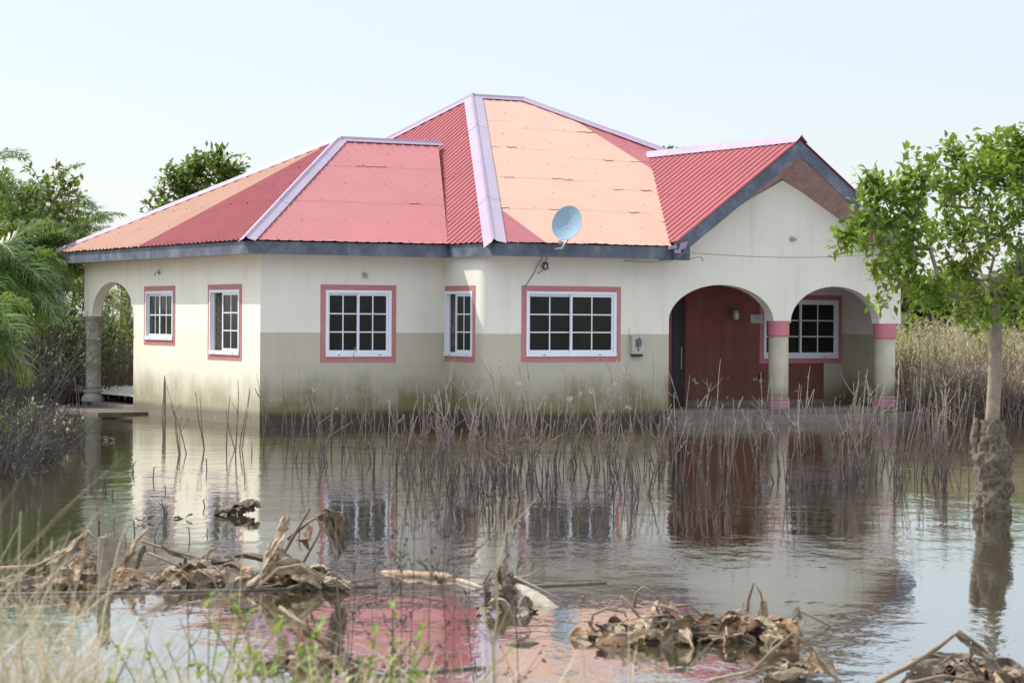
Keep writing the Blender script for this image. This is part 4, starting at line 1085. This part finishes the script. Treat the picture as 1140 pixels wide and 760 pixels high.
def arcpts(p0, p1, h, n=6, sag=0):
    return [p0 + (p1 - p0) * (i / n) + UP * (h * math.sin(math.pi * i / n) - sag * (i / n) ** 2) for i in range(n + 1)]
def banana(name, label, base, leaves, ribs, stems, fill=0, fr=.3, group='dead banana plants in the water'):
    r = root(name, base, label, 'banana plant', group)
    for pts, wd, mt, tw in leaves:
        m_ = MB(); ribbon(m_, pts, wd, 0, tw); o = m_.build('leaf', M[mt], r, smooth=False)
        md = o.modifiers.new('thickness', 'SOLIDIFY'); md.thickness = .004
    for pts, rad_, mt in ribs:
        m_ = MB(); k = len(pts); m_.tube(pts, [rad_ * (1 - .5 * i / (k - 1)) for i in range(k)], 6, jit=.1); m_.build('leaf_stalk', M[mt], r, smooth=True)
    for pts, rad_, mt in stems:
        m_ = MB(); k = len(pts); m_.tube(pts, rad_, 11, jit=.10); m_.build('stem', M[mt], r, smooth=True)
    for k in range(fill):
        g = rnd.uniform(0, 6.28); q = base + (RT * math.cos(g) + FW * math.sin(g) * .7) * fr * rnd.random() ** .7; hh = 1 - min(1, (q - base).length / fr)
        m_ = MB()
        if k % 5 < 2:      # flat matted leaf scraps
            e2 = q + (RT * rnd.uniform(-1, 1) + FW * rnd.uniform(-.6, .6)).normalized() * rnd.uniform(.14, .36); q.z = .02 + fr * .45 * hh * rnd.random(); e2.z = rnd.uniform(-.03, .04)
            ribbon(m_, arcpts(q, e2, rnd.uniform(.0, .06), 4), rnd.uniform(.045, .10), 0, rnd.uniform(-2.5, 2.5)); m_.build('leaf', M[rnd.choice(('banana', 'banana', 'banana_dark', 'banana_dark', 'banana_rust'))], r)
        else:              # thin straws and split ribs
            e2 = q + (RT * rnd.uniform(-1, 1) + FW * rnd.uniform(-.6, .6)).normalized() * rnd.uniform(.12, .42); q.z = .01 + fr * .55 * hh * rnd.random(); e2.z = rnd.uniform(-.03, .06)
            rr2 = rnd.uniform(.003, .008); m_.tube([p_ + rvec() * .008 for p_ in arcpts(q, e2, rnd.uniform(-.01, .05), 4)], [rr2, rr2, rr2 * .9, rr2 * .8, rr2 * .5], 5); m_.build('leaf_stalk', M[rnd.choice(('rib', 'banana', 'banana_dark', 'twig'))], r, smooth=True)
    return r
def pp(lst, d0, d1=None):   # path of real points at given distances
    k = len(lst); d1 = d0 if d1 is None else d1
    return [at(x, y, d0 + (d1 - d0) * i / max(1, k - 1)) for i, (x, y) in enumerate(lst)]
# spiky clump below the sunlit corner
d = 17.3
banana('dead_banana_plant', 'largest dead banana clump with upright torn leaf below the square window', gr(325, 652),
       [(pp([(318, 574), (312, 598), (302, 622), (290, 650)], d, d - .3), .075, 'banana', .6), (pp([(365, 566), (372, 585), (378, 610), (374, 630)], d, d + .3), .07, 'banana_dark', .8),
        (pp([(345, 585), (340, 600), (345, 612)], d), .06, 'banana_rust', .3), (pp([(300, 605), (318, 615), (335, 640), (345, 655)], d, d - .4), .09, 'banana_dark', 1.5),
        (pp([(275, 650), (300, 632), (330, 628), (358, 645)], d - .4), .06, 'banana', 2.), (pp([(250, 618), (275, 618), (300, 622)], d, d), .05, 'banana_dark', .4),
        (pp([(352, 578), (362, 570), (378, 572), (382, 590)], d + .2), .05, 'banana_rust', 1.)],
       [(pp([(300, 640), (318, 612), (345, 565), (358, 585), (372, 605)], d, d), .016, 'rib'), (pp([(285, 655), (310, 632), (335, 628), (358, 645)], d - .5), .012, 'banana'), (pp([(320, 600), (345, 580), (368, 566)], d + .1), .014, 'rib'),
        (pp([(330, 640), (352, 600), (366, 570), (384, 612)], d + .2), .012, 'rib')],
       [(pp([(270, 652), (300, 640), (330, 648)], d), [.05, .06, .045], 'banana_dark')], fill=55, fr=.5)
d = 17.6
banana('dead_banana_plant', 'dead banana clump of long rusty leaves joined to a dark stalk', gr(225, 648),
       [(pp([(180, 606), (205, 620), (235, 624), (262, 622)], d), .05, 'banana_dark', .5), (pp([(235, 610), (222, 630), (205, 655)], d), .05, 'banana', .8), (pp([(205, 618), (210, 635), (222, 648)], d), .07, 'banana_dark', .4), (pp([(240, 640), (262, 644), (280, 650)], d - .2), .06, 'pseudo', .4)],
       [(pp([(158, 602), (190, 613), (225, 622)], d), .013, 'rib'), (pp([(165, 615), (195, 628), (225, 640), (240, 652)], d - .2), .012, 'rib'), (pp([(210, 650), (225, 620), (243, 608)], d), .012, 'rib')], [], fill=38, fr=.4)
d = 17.7
banana('dead_banana_plant', 'pale straw coloured banana heap beside the short post', gr(95, 652),
       [(pp([(98, 592), (80, 608), (55, 622), (40, 635)], d), .06, 'banana', .4), (pp([(92, 600), (98, 610), (96, 622)], d), .07, 'banana_rust', .3), (pp([(60, 640), (85, 632), (110, 628)], d - .2), .06, 'banana', 1.2), (pp([(150, 600), (142, 620), (128, 645), (130, 655)], d), .085, 'banana', .5), (pp([(160, 606), (150, 632), (140, 655)], d + .1), .05, 'banana_dark', 1.)],
       [(pp([(0, 632), (40, 630), (75, 612), (98, 590), (110, 605)], d), .016, 'banana'), (pp([(165, 588), (150, 604), (128, 640)], d), .016, 'banana'), (pp([(20, 640), (60, 648), (105, 640)], d - .2), .013, 'rib')], [], fill=60, fr=.55)
d = 16.4
banana('dead_banana_plant', 'dead banana stump with curled brown sheath and sawn pale stem', gr(560, 682),
       [(pp([(545, 640), (540, 660), (545, 684)], d), .05, 'banana_dark', .4), (pp([(560, 630), (565, 655), (570, 682)], d), .10, 'banana_dark', .5), (pp([(568, 636), (580, 655), (582, 680)], d + .1), .08, 'banana', .4)],
       [(pp([(538, 650), (546, 634), (556, 640)], d), .01, 'rib'), (pp([(572, 642), (600, 655), (636, 672)], d), .012, 'pseudo'), (pp([(570, 645), (590, 640), (602, 634)], d + .3), .01, 'rib')],
       [(pp([(575, 655), (588, 663), (600, 672), (614, 681), (628, 690)], d, d - .4), [.045, .06, .066, .056, .06], 'pseudo'), (pp([(626, 689), (634, 693)], d - .4, d - .45), [.05, .035], 'banana_dark')], fill=6, fr=.2)
d = 14.9
banana('dead_banana_plant', 'dead banana heap of looping dry stalks and drooping grey leaves', gr(730, 712),
       [(pp([(733, 668), (725, 690), (715, 712)], d), .09, 'banana', .6), (pp([(740, 680), (748, 695), (752, 712)], d), .09, 'banana_dark', .4), (pp([(745, 672), (765, 690), (770, 708)], d), .10, 'banana', .9), (pp([(656, 690), (662, 700), (668, 706)], d), .035, 'banana_dark', .2), (pp([(700, 690), (695, 702), (690, 714)], d), .07, 'banana', .5), (pp([(770, 690), (800, 690), (825, 695)], d), .04, 'banana_dark', .8), (pp([(775, 690), (795, 700), (800, 712)], d), .06, 'banana', 1.)],
       [(pp([(656, 705), (660, 684), (675, 677), (695, 681), (703, 700)], d), .012, 'rib'), (pp([(668, 702), (680, 692), (697, 690)], d), .010, 'rib'), (pp([(706, 676), (708, 660), (716, 653), (728, 660), (735, 672)], d), .012, 'rib'), (pp([(691, 663), (705, 678), (722, 700)], d - .1), .014, 'rib'), (pp([(752, 674), (768, 673), (785, 688), (795, 700)], d), .010, 'rib'), (pp([(728, 672), (750, 678), (775, 692)], d - .1), .014, 'banana'), (pp([(672, 722), (695, 700), (705, 690)], d - .2), .012, 'banana')],
       [], fill=65, fr=.42)
d = 14.9
banana('dead_banana_plant', 'small dead banana clump with one tall hooped stalk and pointed leaves', gr(838, 710),
       [(pp([(850, 668), (849, 690), (848, 712)], d), .035, 'banana', .2), (pp([(827, 670), (825, 690), (823, 712)], d), .02, 'banana', .2), (pp([(835, 690), (838, 700), (836, 712)], d), .05, 'banana', .8), (pp([(855, 690), (875, 692), (895, 688)], d + .2), .035, 'banana', .6), (pp([(888, 675), (888, 688), (886, 703)], d + .2), .03, 'pseudo', .1)],
       [(pp([(832, 700), (833, 668), (839, 648), (847, 660), (850, 675)], d), .012, 'rib'), (pp([(860, 700), (880, 690), (892, 680), (925, 697)], d + .2), .012, 'rib'), (pp([(850, 690), (885, 700), (930, 700)], d + .2), .012, 'banana_dark')], [], fill=40, fr=.34)
d = 12.6
banana('dead_banana_plant', 'dead banana plant nearest the bank with hanging brown leaf tatters', gr(1080, 752),
       [(pp([(1068, 703), (1090, 722), (1108, 738), (1125, 760)], d), .10, 'banana_dark', .3), (pp([(1082, 715), (1078, 735), (1090, 752)], d), .05, 'banana_dark', .5), (pp([(1120, 752), (1135, 748), (1150, 752)], d), .07, 'banana', .6)],
       [(pp([(975, 760), (1010, 742), (1045, 720), (1068, 702), (1095, 722), (1120, 752)], d), .015, 'rib'), (pp([(1000, 764), (1020, 742), (1045, 734), (1056, 750)], d), .011, 'rib'), (pp([(1005, 762), (1050, 752), (1085, 757), (1120, 762)], d + .1), .012, 'rib')], [], fill=26, fr=.3)
d = 12.6
banana('dead_banana_plant', 'broken banana stalk with orange leaf scrap bent over the bank edge', gr(885, 752),
       [(pp([(908, 720), (918, 738), (938, 762)], d), .045, 'banana', .3), (pp([(902, 722), (900, 732), (906, 742)], d), .03, 'banana_rust', .3), (pp([(860, 752), (890, 745), (910, 752)], d), .06, 'banana', .8), (pp([(790, 760), (820, 752), (850, 745)], d), .03, 'banana', .3)],
       [(pp([(840, 745), (862, 722), (883, 704), (905, 722)], d), .013, 'rib'), (pp([(786, 758), (820, 750), (860, 742), (905, 752)], d), .012, 'banana')], [], fill=10, fr=.28)
d = 12.9
banana('dead_banana_plant', 'brown heap of banana leaves half hidden by the green weeds', gr(360, 742),
       [(pp([(320, 680), (345, 702), (380, 725), (420, 745)], d), .06, 'banana', .6), (pp([(335, 702), (340, 715), (330, 730)], d), .06, 'banana_rust', .4), (pp([(360, 710), (385, 730), (400, 752)], d), .08, 'banana_dark', .8), (pp([(322, 730), (350, 735), (370, 750)], d), .06, 'banana', .5)],
       [(pp([(310, 675), (345, 700), (395, 735), (440, 752)], d), .014, 'banana')], [], fill=16, fr=.34)

def floater(name, label, cat, pts, rads, mt, group=None, n=9, jit=.1):
    m_ = MB(); m_.tube(pts, rads, n, jit=jit); o = m_.build(name, M[mt], loc=tuple(pts[len(pts) // 2]), smooth=True); return tag(o, label, cat, group)
def gp(lst, z=.0): return [gr(x, y, z) for x, y in lst]
floater('floating_banana_log', 'yellowed banana stem lying on the water left of the stump', 'banana stem', gp([(425, 636), (440, 638), (455, 641), (468, 641), (480, 642.5), (495, 643), (512, 646)], .004), [.008, .026, .036, .03, .044, .038, .02], 'pseudo_y', jit=.28)
floater('floating_banana_log', 'thin pale stem floating between the yellow stem and the stump', 'banana stem', gp([(505, 644), (515, 647), (525, 650), (540, 655)], .006), [.014, .02, .017, .012], 'pseudo', jit=.25)
floater('floating_pole', 'long thin straight pole floating behind the sawn banana stump', 'pole', gp([(590, 652), (640, 650), (675, 648)], .006), [.012, .013, .008], 'twig')
floater('floating_cane', 'long thin cane floating across the near water below the rusty leaves', 'pole', gp([(0, 661), (120, 659), (260, 657), (420, 652)], .006), [.012, .012, .012, .009], 'twig')
floater('floating_cane', 'short thin cane floating in the red roof reflection', 'pole', gp([(420, 752), (470, 747), (540, 742)], .006), [.010, .011, .008], 'twig')
floater('floating_leaf', 'dark rotten leaf piece floating below the sawn banana stump', 'leaf', gp([(563, 716), (574, 717), (588, 716.6), (600, 715)], .002), [.010, .024, .020, .003], 'banana_dark', jit=.3)
for px, py, l, lab in ((880, 669, 12, 'short brown stick bit floating farthest out in the pale water'), (905, 670, 14, 'rust coloured bark bit floating near the short brown stick'), (950, 673, 22, 'dark knotted twig floating right of the bark bit'), (1008, 693, 26, 'thin dark twig floating on the sky reflection'), (950, 706, 30, 'pale curved stick floating beside the pointed banana leaves')):
    floater('floating_stick', lab, 'stick', gp([(px - l * .8, py), (px - l * .3, py + .7), (px + l * .2, py - .2), (px + l * .9, py + .2)], .0), [.003, .008, .006, .002], 'banana_dark' if 'dark' in lab or 'brown' in lab else ('pseudo' if 'pale' in lab else 'banana_rust'))
for i, (px, py, sz) in enumerate(((278, 573, .30), (117, 490, .14), (203, 577, .09), (157, 582, .08), (168, 580, .07))):
    c0 = gr(px, py); lab = ['dark heap of rotten leaves floating before the lit wall reflection', 'small dark leaf mound before the verandah step', 'curled dark leaf in the water beside the stakes', 'pale split stub beside a darker stub in the near water', 'dark pointed stub beside a paler stub'][i]
    r = root('rotten_leaf_heap', c0, lab, 'leaf heap', 'rotten leaf heaps on the water')
    for k in range(9 if sz > .1 else 4):
        q = c0 + RT * rnd.uniform(-.5, .5) * sz + FW * rnd.uniform(-.3, .3) * sz; q.z = rnd.uniform(.0, .4) * sz; e2 = q + RT * rnd.uniform(-1, 1) * sz + UP * (-.1 if sz > .1 else rnd.uniform(-.3, .6)) * sz
        m_ = MB(); ribbon(m_, arcpts(q, e2, .15 * sz, 4), sz * .22, 0, rnd.uniform(-1, 1)); m_.build('leaf', M[rnd.choice(('banana_dark', 'banana_dark', 'rib'))], r)

# ------------------------------------------------------------------ the near bank
def near_grass():
    m_ = MB()
    for k in range(4200):
        r0 = rnd.random()
        if r0 < .62: u = rnd.triangular(-2.9, .2, -2.1); d = rnd.uniform(7.6, 11.2); h = rnd.uniform(.3, 1.2) * (1.1 if u < -1.55 else .62)
        elif r0 < .9: u = rnd.uniform(-2.9, .7); d = rnd.uniform(7.5, 9.5); h = rnd.uniform(.25, .62)
        else: u = rnd.uniform(.3, 3.2); d = rnd.uniform(7.0, 8.6); h = rnd.uniform(.15, .36)
        z0 = ground_z(u, d); p = uv(u, d, z0 - .02); l = rvec() * rnd.uniform(.1, 1.2); l.z = 0; cur = rnd.uniform(0, .9)
        pts = [p + UP * h * (f - cur * f ** 3) + l * h * f * f for f in (0, .25, .45, .65, .82, 1)]
        wv = rvec(); wv.z = 0; wv = wv.normalized() * rnd.uniform(.002, .0055); mi = 1 if rnd.random() < .05 else 0
        s0 = len(m_.v)
        for i, q in enumerate(pts): kx = 1 - i * .17; m_.v += [q - wv * kx, q + wv * kx]
        for i in range(5): m_.f.append((s0 + 2 * i, s0 + 2 * i + 1, s0 + 2 * i + 3, s0 + 2 * i + 2)); m_.m.append(mi)
    o = m_.build('bank_grass', [M['fgrass'], M['fgreen']]); o['label'] = 'dry bleached grass on the near bank'; o['category'] = 'grass'; kind(o, 'stuff')
near_grass()
def weed(px, py, dep, h, label, nst=5, ll=.05, dens=9):
    b0 = at(px, py, dep); q = V((b0.x, b0.y, 0)) - CAM; b0.z = ground_z(q.dot(RT), q.dot(FW)); r = root('green_weed', b0, label, 'weed', 'green weeds on the near bank')
    s_ = MB(); lf = MB(); top = at(px, py, dep).z - b0.z
    for k in range(nst):
        d = (UP + RT * rnd.uniform(-.75, .75) + FW * rnd.uniform(-.3, .3)).normalized(); L_ = top * rnd.uniform(.6, 1.1); pts = []; p = b0 + rvec() * .03
        for i in range(6): pts.append(V(p)); d = (d + rvec() * .14).normalized(); p = p + d * L_ / 5
        s_.tube(pts, [.005, .0045, .004, .0035, .003, .002], 5)
        for j in range(dens):
            f = rnd.uniform(.35, 1) * 5; i = min(4, int(f)); q = pts[i] + (pts[i + 1] - pts[i]) * (f - i); leafq(lf, q, rvec() + UP * .25, UP, ll * rnd.uniform(.6, 1.25), ll * .55, 0)
    s_.build('stem', M['fgreen'], r); lf.build('foliage', M['leaf_weed'], r)
weed(350, 650, 9.8, 0, 'large leafy green weed in front of the red roof reflection', 9, .075, 13)
weed(300, 690, 9.4, 0, 'broad leaved green weed low on the bank beside the large one', 8, .085, 12)
weed(400, 700, 9.5, 0, 'small green weed between the large weed and thin stalks', 9, .065, 12)
weed(435, 655, 10.2, 0, 'upright fresh green weed before the red roof reflection', 5, .055, 13)
weed(250, 640, 10.3, 0, 'slim green weed with few leaves above the pale banana leaf', 5, .055, 10)
weed(205, 665, 10.0, 0, 'pale green weed with arching stems right of the short post', 6, .055, 10)
weed(95, 710, 9.0, 0, 'low green weed under the dry grass near the post', 7, .075, 10)
weed(612, 728, 9.8, 0, 'tiny dark green sprig on the bank below the dry stalk', 3, .055, 7)
def tall_dry(px, pytop, pybase, dep, label, nb, mat, lean=0, seeds=0, rad_=.006):
    a, b_ = at(px + lean, pybase, dep), at(px, pytop, dep); q = a - CAM; a.z = min(a.z, ground_z(q.dot(RT), q.dot(FW)) - .03)
    m_ = MB(); pts = [a + (b_ - a) * (i / 8) + rvec() * .012 for i in range(9)]; m_.tube(pts, [rad_ * (1 - .6 * i / 8) for i in range(9)], 6)
    for k in range(nb):
        i = rnd.randint(2, 7); s_ = pts[i]; d = (UP * .8 + RT * rnd.uniform(-1, 1) + FW * rnd.uniform(-.4, .4)).normalized(); l = rnd.uniform(.06, .26); e2 = s_ + d * l; m_.tube([s_, s_ + d * l * .5 + rvec() * .01, e2 + UP * .02], [rad_ * .5, rad_ * .4, rad_ * .25], 4)
        for j in range(seeds):
            p = s_ + d * l * rnd.random(); m_.tube([p, p + rvec() * .022], [.005, .003], 4)
    tag(m_.build('dry_weed_stalk', M[mat], loc=tuple(a)), label, 'weed stalk', 'dry weed stalks on the near bank')
tall_dry(556, 560, 762, 10.2, 'tall pale dry stalk with short side twigs before the banana stump', 7, 'fgrass', -8, rad_=.009)
tall_dry(478, 545, 760, 11.6, 'thin dark seedy stalk before the wide reflection', 12, 'twig_dark', 5, 3, .0042)
tall_dry(448, 580, 760, 11.4, 'dark wiry stalk left of the thin seedy one', 12, 'twig_dark', -6, 3, .004)
tall_dry(505, 560, 760, 12.0, 'grey wiry stalk right of the thin seedy one', 12, 'twig', 4, 3, .004)
for px_, py_, ln_ in ((432, 505, 9), (462, 490, -7), (492, 500, 6), (520, 530, 10), (580, 545, -8), (398, 560, -12)):
    tall_dry(px_, py_, 760, 12.3, 'wispy dark seedy weed stem rising before the house reflection', 16, 'twig_dark', ln_, 4, .0036)
tall_dry(418, 600, 760, 11.0, 'dark bent stalk above the upright green weed', 9, 'twig_dark', 8, 2, .004)
tall_dry(375, 575, 755, 10.8, 'bundle like brown stalk beside the hanging banana leaf', 7, 'reed_brown', 14, 0, .007)
tall_dry(392, 600, 755, 10.8, 'brown stalk leaning beside the bundle like one', 6, 'reed_brown', -10, 0, .006)
tall_dry(258, 640, 760, 10.2, 'straight tan stalk in front of the pale banana leaf', 3, 'fgrass', -4, 0, .006)
tall_dry(270, 590, 700, 10.5, 'slanting bleached stalk crossing the big banana clump', 2, 'fgrass', -20, 0, .006)
tall_dry(210, 660, 760, 10.4, 'dark upright stalk right of the short post', 4, 'twig_dark', 2, 0, .005)
tall_dry(60, 600, 760, 9.6, 'pale curling stalk at the grassy photo edge', 5, 'fgrass', -15, 0, .007)
tall_dry(20, 570, 760, 9.4, 'pale broken stalk at the very photo edge', 4, 'fgrass', 10, 0, .008)
